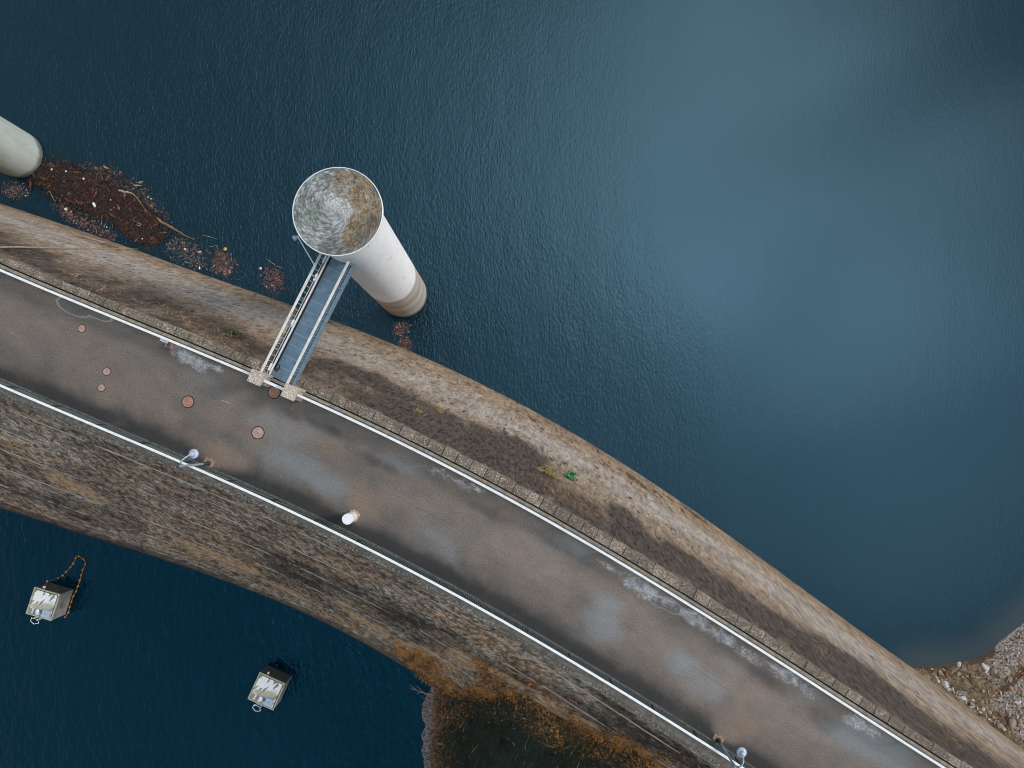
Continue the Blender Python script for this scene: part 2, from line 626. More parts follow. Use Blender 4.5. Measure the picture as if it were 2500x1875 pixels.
def m_road():
    m, b, p = surface("road_asphalt")
    uv = b.uv()
    pos = b.pos()
    big = b.noise(b.scale(uv, (0.16, 0.30, 1)), 1, 5, 0.6, 0.4)
    mid = b.noise(b.scale(uv, (0.7, 0.9, 1)), 1, 5, 0.65, 0.3)
    v = b.add(b.mul(big, 0.55), b.mul(mid, 0.45))
    c = b.ramp(v, [(0.28, (0.085, 0.078, 0.073)), (0.46, (0.132, 0.112, 0.097)), (0.60, (0.172, 0.136, 0.112)), (0.76, (0.180, 0.160, 0.143))])
    rn = b.noise(b.scale(uv, (0.5, 0.7, 1), loc=(7, 7, 0)), 1, 5, 0.65)
    c = b.mix(b.mul(b.step(b.add(b.mul(b.attr('rust'), 0.9), b.mul(b.sub(rn, 0.5), 1.6)), 0.15, 1.15), 0.62), c, (0.235, 0.158, 0.108))
    # damp dark margins, with the railing's soft shadow painted in
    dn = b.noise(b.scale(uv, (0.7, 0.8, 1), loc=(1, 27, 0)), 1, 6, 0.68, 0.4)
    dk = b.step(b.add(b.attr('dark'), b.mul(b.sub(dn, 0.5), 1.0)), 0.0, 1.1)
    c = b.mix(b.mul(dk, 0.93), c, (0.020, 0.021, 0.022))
    # thin films of water, their sky reflection painted in blue grey
    wn = b.noise(b.scale(uv, (0.45, 0.6, 1), loc=(11, 3, 0)), 1, 5, 0.6, 0.5)
    wk = b.step(b.add(b.mul(b.attr('wet'), 0.95), b.mul(b.sub(wn, 0.5), 1.3)), 0.05, 1.25)
    c = b.mix(b.mul(wk, 0.72), c, (0.185, 0.203, 0.217))
    # dried edges of the puddles
    ed = b.math('ABSOLUTE', b.sub(b.add(b.attr('pool'), b.mul(b.sub(mid, 0.5), 0.35)), 0.5))
    c = b.mix(b.mul(b.step(b.add(b.attr('pool'), b.mul(b.sub(mid, 0.5), 0.35)), 0.46, 0.56), 0.45), c, (0.095, 0.105, 0.108))
    c = b.mix(b.mul(b.step(ed, 0.10, 0.015), b.mul(b.step(b.attr('pool'), 0.1, 0.3), 0.65)), c, (0.34, 0.325, 0.30))
    # white salt and grit
    sn1 = b.noise(b.scale(uv, (2.4, 3.0, 1), loc=(5, 13, 0)), 1, 8, 0.85, 0.4)
    sk = b.step(b.add(b.attr('salt'), b.mul(b.sub(sn1, 0.5), 2.4)), 0.32, 1.1)
    c = b.mix(b.mul(sk, 0.85), c, b.mix(b.step(sn1, 0.4, 0.7), (0.24, 0.245, 0.255), (0.62, 0.61, 0.62)))
    dr = b.noise(b.scale(uv, (0.3, 0.5, 1), loc=(31, 3, 0)), 1, 5, 0.6)
    c = b.mix(b.step(b.add(b.attr('dry'), b.mul(b.sub(dr, 0.5), 0.8)), 0.05, 1.15), c, b.mix(1.0, c, (1.26, 1.25, 1.25), 'MULTIPLY'))
    # aggregate
    gr = b.noise(pos, 13, 5, 0.85)
    c = b.mix(b.step(gr, 0.30, 0.70), b.mix(1.0, c, (0.62, 0.62, 0.63), 'MULTIPLY'), b.mix(1.0, c, (1.36, 1.34, 1.32), 'MULTIPLY'))
    vo = b.voro(pos, 3.4, 'F1', 'Distance')
    vc = b.xyz(b.voro(pos, 3.4, 'F1', 'Color'))[0]
    c = b.mix(b.mul(b.mul(b.step(vo, 0.10, 0.05), b.step(vc, 0.72, 0.80)), 0.75), c, (0.42, 0.38, 0.34))
    # lengthwise paving seam
    uu = b.xyz(uv)
    sm = b.math('ABSOLUTE', b.add(b.add(uu[1], 2.75), b.mul(b.sub(b.noise(b.scale(uv, (0.6, 0, 1)), 1, 4, 0.7), 0.5), 0.16)))
    c = b.mix(b.mul(b.step(sm, 0.06, 0.005), b.mul(b.step(b.noise(b.scale(uv, (0.4, 0, 1), loc=(3, 3, 0)), 1, 3), 0.45, 0.62), 0.3)), c, (0.06, 0.052, 0.048))
    b.put(p.inputs['Base Color'], c)
    b.put(p.inputs['Roughness'], b.sub(0.88, b.mul(wk, 0.45)))
    b.put(p.inputs['Normal'], b.bump(gr, 0.35, 0.02))
    return m


def m_water(name, deep, rip, rot, tint, shallow=True, fs=1.0):
    m, b, p = surface(name)
    pos = b.pos()
    # wind ripples, crossing trains plus fine chop, calmer and livelier areas
    gust = b.noise(pos, 0.035, 3, 0.5, 0.5)
    a = b.noise(b.scale(pos, (3.9*fs, 1.5*fs, 1), rot), 1.0, 3, 0.55, 0.7)
    c2 = b.noise(b.scale(pos, (3.4*fs, 2.2*fs, 1), rot+0.9), 1.3, 3, 0.5, 0.5)
    sw = b.noise(b.scale(pos, (0.5, 0.2, 1), rot-0.2), 1.0, 2, 0.5, 0.3)
    h = b.add(b.add(b.mul(a, 0.6), b.mul(c2, 0.4)), b.mul(sw, 0.9))
    amp = b.ramp(gust, [(0.32, 0.5), (0.68, 1.0)])
    if shallow:
        px_ = b.xyz(pos)
        lee = b.add(b.add(px_[0], b.mul(px_[1], 0.15)), b.mul(b.sub(gust, 0.5), 26.0))
        amp = b.mul(amp, b.ramp(b.math('DIVIDE', b.add(lee, 40.0), 80.0), [(0.30, 1.0), (0.52, 0.95), (0.70, 0.22), (1.0, 0.16)]))
    h = b.mul(h, amp)
    if shallow:
        h = b.mul(h, b.sub(1.0, b.mul(b.attr('shallow'), 0.9)))
    n = b.bump(h, rip, 0.13 if shallow else 0.30)
    tone = b.noise(b.scale(pos, (1, 0.6, 1), rot), 0.05, 4, 0.5)
    col = b.mix(tone, tuple(x*0.85 for x in deep), tuple(x*1.15 for x in deep))
    if shallow:
        col = b.mix(b.mul(b.step(b.attr('shallow'), 0.1, 1.0), 0.6), col, (0.06, 0.055, 0.042))
    b.put(p.inputs['Base Color'], col)
    p.inputs['Roughness'].default_value = 0.07
    p.inputs['IOR'].default_value = 1.62
    p.inputs['Specular Tint'].default_value = (*tint, 1)
    b.put(p.inputs['Normal'], n)
    return m


def m_vcol(name, rough=0.8, trans=0.0, gain=1.0):
    m, b, p = surface(name)
    c = b.attr('col', 'Color')
    n = b.noise(b.pos(), 9, 3)
    c = b.mix(b.step(n, 0.3, 0.7), b.mix(1.0, c, (0.7*gain,)*3, 'MULTIPLY'), b.mix(1.0, c, (1.2*gain,)*3, 'MULTIPLY'))
    b.put(p.inputs['Base Color'], c)
    p.inputs['Roughness'].default_value = rough
    return m


def m_shaft(name, lo, hi, band):
    m, b, p = surface(name)
    c = b.coord()
    z = b.xyz(c)[2]
    n1 = b.noise(b.scale(c, (0.5, 0.5, 0.25)), 1, 6, 0.65)
    n2 = b.noise(b.scale(c, (2.5, 2.5, 1.2)), 1, 6, 0.7)
    n3 = b.noise(b.scale(c, (0.5, 0.5, 3.2)), 1, 5, 0.7)
    col = b.mix(b.step(n1, 0.3, 0.7), lo, hi)
    zz = b.add(z, b.mul(b.sub(n1, 0.5), 1.1))
    if band:
        w = b.step(zz, 6.9, 6.2)
        tide = b.ramp(b.math('DIVIDE', b.add(zz, b.mul(b.sub(n3, 0.5), 1.4)), 7.0),
                      [(0.0, (0.30, 0.265, 0.22)), (0.18, (0.46, 0.42, 0.37)), (0.36, (0.36, 0.315, 0.26)), (0.48, (0.52, 0.47, 0.42)),
                       (0.62, (0.33, 0.28, 0.225)), (0.76, (0.47, 0.42, 0.37)), (0.92, (0.40, 0.345, 0.285)), (1.0, (0.55, 0.50, 0.45))])
        col = b.mix(w, col, tide)
    st = b.noise(b.scale(c, (6, 6, 0.35)), 1, 4, 0.6)
    col = b.mix(b.mul(b.step(st, 0.56, 0.75), 0.22), col, tuple(x*0.6 for x in lo))
    col = b.mix(b.mul(b.step(n2, 0.565, 0.70), 0.5), col, tuple(x*0.62 for x in lo))
    # dark wet ring at the water
    col = b.mix(b.mul(b.step(zz, 0.75, 0.15), 0.8), col, (0.05, 0.05, 0.045))
    b.put(p.inputs['Base Color'], col)
    p.inputs['Roughness'].default_value = 0.75
    b.put(p.inputs['Normal'], b.bump(n2, 0.25, 0.03))
    return m


def m_roof():
    m, b, p = surface("mossy_roof")
    uv = b.uv()                                  # u winds round, v outwards
    ar = b.voro(b.scale(uv, (1, 1, 1)), 1.0, 'F1', 'Color')
    ds = b.voro(uv, 1.0, 'F1', 'Distance')
    s = b.xyz(ar)[0]
    c = b.coord()
    n1 = b.noise(c, 1.3, 6, 0.68, 0.4)
    n2 = b.noise(c, 4.0, 8, 0.8, 0.6)
    base = b.ramp(b.add(b.mul(s, 0.28), b.add(b.mul(n1, 0.36), b.mul(n2, 0.36))), [(0.2, (0.07, 0.078, 0.075)), (0.40, (0.20, 0.215, 0.205)), (0.58, (0.40, 0.405, 0.395)), (0.8, (0.66, 0.64, 0.64))])
    base = b.mix(b.mul(b.attr('mid'), 0.75), base, b.mix(n2, (0.42, 0.40, 0.40), (0.78, 0.74, 0.74)))
    base = b.mix(b.mul(b.step(b.add(b.attr('green'), b.sub(n2, 0.5)), 0.2, 0.9), 0.35), base, (0.20, 0.25, 0.17))
    lk = b.step(b.add(b.attr('lichen'), b.mul(b.sub(n2, 0.5), 1.5)), 0.24, 0.55)
    lich = b.mix(b.step(n2, 0.40, 0.60), (0.07, 0.052, 0.030), b.mix(b.step(n1, 0.4, 0.6), (0.30, 0.165, 0.05), (0.34, 0.28, 0.20)))
    base = b.mix(b.mul(lk, 0.88), base, lich)
    dk = b.step(b.add(b.attr('dark'), b.mul(b.sub(n1, 0.5), 1.2)), 0.35, 0.9)
    base = b.mix(b.mul(dk, 0.6), base, (0.055, 0.055, 0.048))
    base = b.mix(b.mul(b.step(ds, 0.42, 0.70), 0.62), base, b.mix(1.0, base, (0.35, 0.34, 0.32), 'MULTIPLY'))
    b.put(p.inputs['Base Color'], base)
    p.inputs['Roughness'].default_value = 0.7
    b.put(p.inputs['Normal'], b.bump(b.add(b.mul(ds, -0.6), n2), 0.45, 0.04))
    return m


def m_bank(name, kind):
    m, b, p = surface(name)
    pos = b.pos()
    big = b.noise(pos, 0.35, 5, 0.65, 0.3)
    n1 = b.noise(pos, 1.6, 6, 0.72, 0.5)
    n2 = b.noise(pos, 7, 5, 0.75, 0.3)
    if kind == 'rock':
        c = b.ramp(n1, [(0.26, (0.03, 0.02, 0.012)), (0.42, (0.12, 0.08, 0.045)), (0.56, (0.25, 0.185, 0.115)), (0.74, (0.40, 0.33, 0.25))])
        fr = b.step(b.add(b.attr('frost'), b.mul(b.sub(n1, 0.5), 1.1)), 0.35, 0.75)
        c = b.mix(b.mul(fr, 0.85), c, b.mix(b.step(n2, 0.40, 0.62), (0.13, 0.10, 0.085), (0.46, 0.43, 0.425)))
        c = b.mix(b.mul(b.step(b.add(b.attr('dirt'), b.mul(b.sub(n2, 0.5), 0.7)), 0.3, 0.7), 0.9), c, b.mix(n2, (0.03, 0.018, 0.012), (0.13, 0.065, 0.035)))
    else:
        c = b.ramp(n1, [(0.26, (0.006, 0.010, 0.007)), (0.45, (0.014, 0.026, 0.014)), (0.6, (0.035, 0.035, 0.016)), (0.78, (0.09, 0.05, 0.02))])
        c = b.mix(b.mul(b.step(b.add(b.attr('mud'), b.mul(b.sub(n2, 0.5), 0.8)), 0.3, 0.8), 0.9), c, b.mix(b.step(n2, 0.3, 0.65), (0.05, 0.032, 0.03), (0.30, 0.235, 0.23)))
    c = b.mix(b.step(n2, 0.34, 0.6), b.mix(1.0, c, (0.5, 0.48, 0.46), 'MULTIPLY'), c)
    b.put(p.inputs['Base Color'], c)
    p.inputs['Roughness'].default_value = 0.95
    b.put(p.inputs['Normal'], b.bump(b.add(n1, b.mul(n2, 0.6)), 0.8, 0.12))
    return m


M = {}
M['up'] = m_upstream()
M['down'] = m_downstream()
M['cope'] = m_pebble("coping_aggregate", (0.215, 0.168, 0.125), (0.305, 0.245, 0.19), (0.52, 0.45, 0.37), 17, 0.5)
M['ledge'] = m_pebble("ledge_aggregate", (0.24, 0.20, 0.155), (0.40, 0.34, 0.275), (0.62, 0.56, 0.48), 14, 0.4)
M['pillar'] = m_pebble("pillar_aggregate", (0.50, 0.405, 0.335), (0.60, 0.51, 0.435), (0.72, 0.65, 0.58), 19, 0.0)
M['kerb'] = plain("kerb_concrete", (0.30, 0.25, 0.20), 0.9, 0, 0.35, 3.0, (0.10, 0.085, 0.07), 0.4)
M['road'] = m_road()
M['lake'] = m_water("lake_water", (0.0015, 0.0105, 0.0165), 0.60, R(12), (0.37, 0.71, 0.94), True, 1.3)
M['pool'] = m_water("pool_water", (0.0004, 0.0065, 0.0115), 0.8, R(-38), (0.075, 0.51, 0.84), False, 0.6)
M['white'] = plain("white_paint", (0.80, 0.79, 0.79), 0.5, 0, 0.10, 4.0, (0.62, 0.58, 0.53))
M['offwhite'] = plain("weathered_white_paint", (0.66, 0.635, 0.60), 0.6, 0, 0.16, 5.0, (0.50, 0.44, 0.34))
M['teal'] = plain("dark_green_paint", (0.030, 0.047, 0.050), 0.7, 0, 0.3, 6.0, (0.02, 0.028, 0.03))
M['teal_bar'] = plain("green_grey_bars", (0.20, 0.24, 0.24), 0.6, 0, 0.3, 8.0, (0.08, 0.1, 0.1))
M['kerb_green'] = plain("algae_kerb", (0.10, 0.10, 0.092), 0.9, 0, 0.5, 7.0, (0.24, 0.235, 0.215), 0.4)
M['teal_light'] = plain("worn_green_paint", (0.26, 0.30, 0.30), 0.6, 0, 0.3, 8.0, (0.12, 0.14, 0.14))
M['deck'] = plain("blue_grey_deck", (0.115, 0.185, 0.255), 0.62, 0, 0.28, 1.6, (0.115, 0.165, 0.21), 0.15)
M['deck_edge'] = plain("pale_deck_edge", (0.22, 0.29, 0.36), 0.6, 0, 0.2, 5.0)
M['steel_blue'] = plain("blue_grey_steel", (0.16, 0.22, 0.27), 0.5, 0, 0.2, 5.0, (0.09, 0.12, 0.14))
M['black'] = plain("dark_gap", (0.012, 0.013, 0.013), 0.8, 0, 0.3, 6.0)
M['lamp'] = plain("pale_blue_enamel", (0.40, 0.47, 0.55), 0.35, 0, 0.10, 6.0)
M['lamp_pole'] = plain("grey_lamp_paint", (0.30, 0.35, 0.40), 0.45, 0, 0.2, 6.0, (0.15, 0.17, 0.18))
M['iron'] = plain("rusty_cast_iron", (0.36, 0.185, 0.125), 0.85, 0, 0.3, 11.0, (0.47, 0.29, 0.22), 0.4)
M['iron_pale'] = plain("pale_rusted_iron", (0.42, 0.28, 0.235), 0.85, 0, 0.3, 12.0, (0.26, 0.16, 0.125), 0.4)
M['stone'] = plain("pale_mortar", (0.40, 0.32, 0.235), 0.95, 0, 0.4, 9.0, (0.16, 0.10, 0.075), 0.6)
M['rust_soil'] = plain("rusty_soil", (0.30, 0.20, 0.135), 0.95, 0, 0.45, 9.0, (0.14, 0.07, 0.04), 0.6)
M['shaft'] = m_shaft("white_tower_paint", (0.82, 0.80, 0.795), (0.89, 0.875, 0.87), True)
M['shaft_green'] = m_shaft("algae_tower_paint", (0.36, 0.40, 0.36), (0.50, 0.53, 0.485), False)
M['roof'] = m_roof()
M['bank'] = m_bank("rocky_ground", 'rock')
M['brush'] = m_bank("brushy_ground", 'brush')
M['leaf'] = m_vcol("leaf_litter", 0.8)
M['wood'] = plain("wet_driftwood", (0.26, 0.135, 0.055), 0.7, 0, 0.45, 5.0, (0.10, 0.05, 0.02), 0.4)
M['wood_pale'] = plain("bleached_wood", (0.42, 0.31, 0.20), 0.8, 0, 0.35, 6.0, (0.2, 0.12, 0.06), 0.4)
M['orange'] = plain("orange_float", (0.50, 0.20, 0.035), 0.5, 0, 0.25, 9.0, (0.22, 0.10, 0.03))
M['rope'] = plain("brown_rope", (0.24, 0.10, 0.02), 0.8, 0, 0.4, 9.0, (0.08, 0.04, 0.01))
M['box_side'] = plain("box_concrete", (0.26, 0.25, 0.225), 0.9, 0, 0.45, 1.6, (0.10, 0.095, 0.08), 0.3)
M['box_shade_damp'] = plain("shaded_damp_concrete", (0.055, 0.055, 0.05), 0.8, 0, 0.5, 2.0, (0.12, 0.115, 0.10), 0.3)  # concrete colour darkened for the shade and damp of one box side
M['box_rim'] = plain("box_rim_concrete", (0.42, 0.40, 0.29), 0.85, 0, 0.35, 3.0, (0.26, 0.20, 0.07))
M['hatch'] = plain("blue_grey_hatch", (0.36, 0.43, 0.54), 0.5, 0, 0.12, 5.0)
M['blue'] = plain("blue_pipe", (0.02, 0.12, 0.34), 0.5, 0, 0.2, 6.0)
M['red'] = plain("red_plastic", (0.45, 0.07, 0.03), 0.5, 0, 0.2, 6.0)
M['yellow'] = plain("yellow_plastic", (0.62, 0.40, 0.08), 0.5, 0, 0.2, 6.0)
M['cyan'] = plain("pale_green_plastic", (0.36, 0.55, 0.53), 0.4, 0, 0.2, 6.0)
M['cream'] = plain("cream_foam", (0.66, 0.58, 0.42), 0.7, 0, 0.2, 6.0)
M['pink'] = plain("faded_pink_plastic", (0.52, 0.37, 0.33), 0.6, 0, 0.3, 9.0, (0.25, 0.15, 0.1))
M['rock'] = plain("bank_rock", (0.30, 0.24, 0.175), 0.95, 0, 0.5, 4.0, (0.44, 0.39, 0.33), 0.6)
M['rock_pale'] = plain("frosted_rock", (0.55, 0.53, 0.53), 0.9, 0, 0.35, 4.0, (0.26, 0.22, 0.20), 0.6)
M['mud'] = plain("lake_bed_mud", (0.06, 0.05, 0.035), 0.95, 0, 0.3, 0.3)


def m_boxtop():
    m, b, p = surface("puddled_white_slab")
    c = b.coord()
    rot = b.scale(c, (1, 1, 1), R(28))
    n1 = b.noise(b.scale(rot, (4.4, 1.5, 1)), 1.0, 1, 0.3, 0.15)
    n2 = b.noise(c, 1.7, 4, 0.6)
    n3 = b.noise(c, 7, 4, 0.6)
    col = b.mix(n3, (0.70, 0.69, 0.70), (0.84, 0.82, 0.82))
    col = b.mix(b.mul(b.step(b.add(n2, b.mul(b.attr('algae'), 0.40)), 0.55, 0.75), 0.85), col, b.mix(n3, (0.22, 0.19, 0.07), (0.48, 0.45, 0.33)))
    col = b.mix(b.step(n1, 0.535, 0.565), col, b.mix(n3, (0.17, 0.19, 0.165), (0.27, 0.28, 0.25)))
    b.put(p.inputs['Base Color'], col)
    b.put(p.inputs['Roughness'], 0.6)
    return m


M['box_top'] = m_boxtop()

# ------------------------------------------------------------------ lake bed, water
mb = MB()
mb.quad((-900, -900, -7), (900, -900, -7), (900, 900, -7), (-900, 900, -7))
tag(mb.build('ground', M['mud']), kind='structure')

SHORE = [(2225, 1640), (2251, 1633), (2290, 1630), (2333, 1624), (2392, 1615), (2430, 1594), (2450, 1570), (2500, 1529), (2560, 1480), (2640, 1430)]
_sh = np.array([P(x, y, 0)[:2] for x, y in SHORE])


def poly_dist(X, Y, pl):
    """signed distance to an open polyline, positive on its right hand side when walking it"""
    best = np.full(X.shape, 1e9)
    sgn = np.zeros(X.shape)
    for a, c in zip(pl[:-1], pl[1:]):
        d = c-a
        L = np.hypot(*d)
        t = np.clip(((X-a[0])*d[0]+(Y-a[1])*d[1])/L**2, 0, 1)
        ex, ey = X-(a[0]+t*d[0]), Y-(a[1]+t*d[1])
        e = np.hypot(ex, ey)
        cr = (d[0]*ey-d[1]*ex)
        upd = e < best
        best = np.where(upd, e, best)
        sgn = np.where(upd, np.where(cr < 0, 1.0, -1.0), sgn)
    return best*sgn


gx = np.concatenate([np.linspace(-600, -72, 12), np.arange(-70, 70.1, 0.7), np.linspace(72, 600, 12)])
gy = np.concatenate([np.linspace(-600, -72, 12), np.arange(-70, 70.1, 0.7), np.linspace(72, 600, 12)])
GX, GY = np.meshgrid(gx, gy, indexing='ij')
mid_y = np.interp(GX, RX, RY-3.2)
side = GY-mid_y
pts = np.stack([GX, GY, np.zeros_like(GX)], -1)
shd = poly_dist(GX, GY, _sh)
sh = np.clip(1+shd/3.6, 0, 1)*np.exp(-((GX-38)/26)**2)
lake = grid_mesh('lake_water', pts, attrs={'shallow': sh}, keep=side > -0.8, mats=M['lake'])
tag(lake, kind='structure')
pool = grid_mesh('pool_water', pts, keep=side < 0.8, mats=M['pool'])
pool.location.z = -0.004
tag(pool, kind='structure')

# ------------------------------------------------------------------ the dam
dam = empty('dam', at(0, -3, 0), 0, 'long curved concrete dam wall with stained sloping faces between two waters', 'dam')
bpy.context.view_layer.update()


def under(o, par=dam):
    """keep world coordinates of a mesh built in place"""
    o.parent = par
    o.matrix_parent_inverse = Matrix.Translation(par.location).inverted()
    return o


def blobs(S, T, lst, surf_s, surf_t):
    """sum of soft patches; each: (px, py, half length m along, half width m up the face, weight)"""
    out = np.zeros(S.shape)
    for px, py, rs, rt, w in lst:
        i = np.argmin((PX[..., 0]-px)**2+(PX[..., 1]-py)**2)
        s0, t0 = surf_s.ravel()[i], surf_t.ravel()[i]
        e = ((S-s0)/rs)**2+((T-t0)/rt)**2
        out = np.maximum(out, w*np.exp(-e**1.3))
    return out


# upstream face
ss = np.arange(S0, S1, 0.16)
tt = np.linspace(-0.12, 1, 120)
S, T = np.meshgrid(ss, tt, indexing='ij')
ztop = Z_COPE-0.28
Zf = T*ztop
Nf = n_w1(S)+(n_cope(S)-0.03-n_w1(S))*T
Nf = Nf+(fbm(S*0.9, T*14, 4)-0.5)*0.03*np.clip((1-T)*8, 0, 1)
xy = ref(S, Nf)
FP = np.concatenate([xy, Zf[..., None]], -1)
PX = proj(FP)
L = T*18.5
q = 1.1302
up_dark = blobs(S, L-1.1*np.clip((S-2)/8, 0, 1), [(195, 735, 3.0, 2.2, .8), (330, 735, 2.5, 1.6, .75), (120, 655, 2.5, 1.3, .8), (290, 768, 2.2, 1.2, .6), (420, 800, 2.5, 1.5, .7), (530, 810, 2.2, 2.0, .75),
                       (575, 860, 1.8, 1.6, .7), (800, 900, 2.5, 2.2, .7), (900, 925, 4, 2.2, .85), (960, 960, 3, 1.8, .8), (1090, 1020, 3, 1.6, .75),
                       (1200, 1075, 2.4, 2.6, .95), (1265, 1105, 2.4, 3.4, 1.15), (1300, 1150, 2.2, 2.5, 1.05), (1160, 1065, 2.5, 1.2, .8),
                       (1530, 1270, 1.6, 3.2, 1.1), (1510, 1300, 1.4, 2.2, 1.0), (1590, 1320, 2.5, 3.0, .85), (1680, 1370, 3, 3.2, .95), (1780, 1440, 3, 3.2, .95),
                       (1860, 1490, 3, 3.0, .9), (1950, 1550, 3, 3.2, 1.0), (2020, 1590, 2.6, 3.2, 1.1), (2100, 1640, 2.6, 3.6, 1.15), (2180, 1700, 2.8, 4.0, 1.2),
                       (2260, 1765, 2.8, 4.0, 1.2), (2340, 1830, 3.5, 4.0, 1.2), (2430, 1880, 4, 4, 1.1)], S, L)
up_dark = np.maximum(up_dark, 0.80*np.exp(-(np.where(L > 15.8, (L-15.8)/4.0, (L-15.8)/3.4))**2)*fbm(S*0.25, L*0.1+3, 3)*1.8)
up_moss = np.exp(-((L-1.8)/1.9)**2)*(0.35+0.65*fbm(S*0.22, L*0+9, 3))
up_moss = np.maximum(up_moss, blobs(S, L, [(215, 585, 2.2, 1.4, 1.0), (265, 600, 2.0, 1.2, 1.1), (400, 645, 2.0, 1.0, 1.0), (530, 680, 2.4, 1.6, 1.0), (610, 705, 2.2, 1.5, 1.2),
                                           (1555, 1175, 1.6, 1.6, 1.3), (1590, 1195, 1.4, 1.6, 1.3), (1700, 1260, 1.3, 1.2, 1.2), (1850, 1355, 0.9, 1.2, 1.3),
                                           (1980, 1445, 0.8, 1.3, 1.3), (1470, 1130, 1.2, .9, 1.1), (1635, 1218, .8, .8, 1.2), (1300, 1022, 1.0, .8, 1.0)], S, L))
up_rust = blobs(S, L, [(230, 700, 3, 1.2, .6), (440, 775, 3, 1.6, .7), (540, 830, 2, 2.0, .8), (610, 850, 1.8, 2.0, .7), (1400, 1225, 2.4, 1.6, .85), (1450, 1255, 1.6, 1.5, .6),
                       (740, 880, 2.2, 1.6, .6), (1330, 1180, 1.6, 1.2, .5), (2000, 1580, .8, .8, .8), (2010, 1600, .9, .9, .8), (2320, 1810, .7, .7, .8), (2260, 1790, 1, .8, .5)], S, L)
up_pale = np.exp(-((L-6.6)/2.2)**2)*(0.35+0.75*fbm(S*0.16, L*0.25+5, 3))
up_pale = np.maximum(up_pale, 0.7*np.exp(-((L-18.5)/0.22)**2))
up_pale = np.maximum(up_pale, blobs(S, L, [(30, 540, 4, 1.3, .95), (130, 590, 4, 1.3, .9), (330, 665, 4, 1.3, .8), (500, 735, 3.5, 1.6, .95), (600, 775, 2.5, 1.6, .9),
                                           (860, 875, 3.5, 1.5, .8), (1350, 1080, 3.5, 1.2, .8), (1560, 1225, 4, 1.2, 1.0), (1700, 1310, 4, 1.4, .9), (1850, 1410, 4, 1.4, .9),
                                           (2000, 1510, 4, 1.4, .85), (2160, 1630, 4, 1.2, .7), (2350, 1760, 4, 1.0, .7)], S, L))
upf = grid_mesh('upstream_face', FP, np.stack([S, L], -1), {'dark': up_dark/1.25, 'moss': up_moss/1.2, 'rust': up_rust, 'pale': up_pale}, mats=M['up'])
under(upf)
UP_S, UP_L, UP_P, UP_PX, UP_RUST = S, L, FP, PX, up_rust

# downstream face
tt = np.linspace(-0.08, 1, 130)
S, T = np.meshgrid(ss, tt, indexing='ij')
ztop2 = Z_ROAD-0.45
Zf = T*ztop2
Nf = n_w2(S)+(n_c2(S)+0.05-n_w2(S))*T
Nf = Nf+(fbm(S*1.1, T*18, 4)-0.5)*0.05
xy = ref(S, Nf)
FP = np.concatenate([xy, Zf[..., None]], -1)
PX = proj(FP)
L = T*21.3
dn_rust = blobs(S, L, [(150, 1175, 1.6, 1.5, .7), (195, 1195, 1.8, 1.6, .8), (490, 1345, 1.8, 1.6, .9), (560, 1375, 2.0, 1.8, 1.0), (600, 1390, 1.5, 1.5, .8), (700, 1440, 3, .8, .7),
                       (830, 1475, 1.6, 1, .6), (880, 1510, 1.6, 1.2, .8), (920, 1535, 1.5, 1.2, .8), (1000, 1590, 1.8, 1.8, .95), (1060, 1610, 2, 2, 1.0), (1130, 1610, 1.4, 2.2, .8),
                       (1230, 1650, 1.6, 1.0, .9), (1340, 1715, 1.5, 1.0, .8), (1430, 1765, 1.2, 1.0, .7)], S, L)
dn_pale = blobs(S, L, [(1230, 1580, 2.2, 2.2, 1.0), (1360, 1660, 2.6, 2.0, 1.15), (1100, 1500, 2, 2, .8), (1190, 1590, 1.6, 2, .9), (60, 1060, 5, 3, .45), (330, 1200, 5, 2.5, .35), (420, 1230, 1.2, 1.6, .6),
                       (880, 1420, 3, 2, .5), (380, 1330, 0.5, 1.4, .9)], S, L)
dn_dark = blobs(S, L, [(160, 1240, 4, 2, .7), (60, 1200, 4, 2, .5), (330, 1350, 5, 2, .75), (640, 1400, 4, 2, .65), (740, 1400, 4, 4, .8), (850, 1440, 3, 3, .8), (960, 1500, 4, 3, .8),
                       (1080, 1560, 3, 3, .75), (1250, 1650, 3, 2, .8), (1420, 1720, 4, 2, .9), (1560, 1790, 4, 2, 1.0), (1650, 1830, 4, 2, .9), (1500, 1720, 2, 1, .8), (250, 1180, 3, 2, .5)], S, L)
dnf = grid_mesh('downstream_face', FP, np.stack([S, L], -1), {'rust': dn_rust, 'pale': dn_pale, 'dark': dn_dark}, mats=M['down'])
under(dnf)
DN_S, DN_P, DN_PX = S, FP, PX

# crest body under the road, closed on both ends
mb = MB()
sl = np.arange(S0, S1, 1.0)
for a, c in zip(sl[:-1], sl[1:]):
    p = []
    for z in (Z_ROAD-0.9, Z_ROAD-0.06):
        for s_, n_ in ((a, n_c2(a)+0.25), (c, n_c2(c)+0.25), (c, -0.06), (a, -0.06)):
            p.append(at(s_, float(n_), z))
    mb.hexa(p)
under(mb.build('crest_slab', M['kerb']))

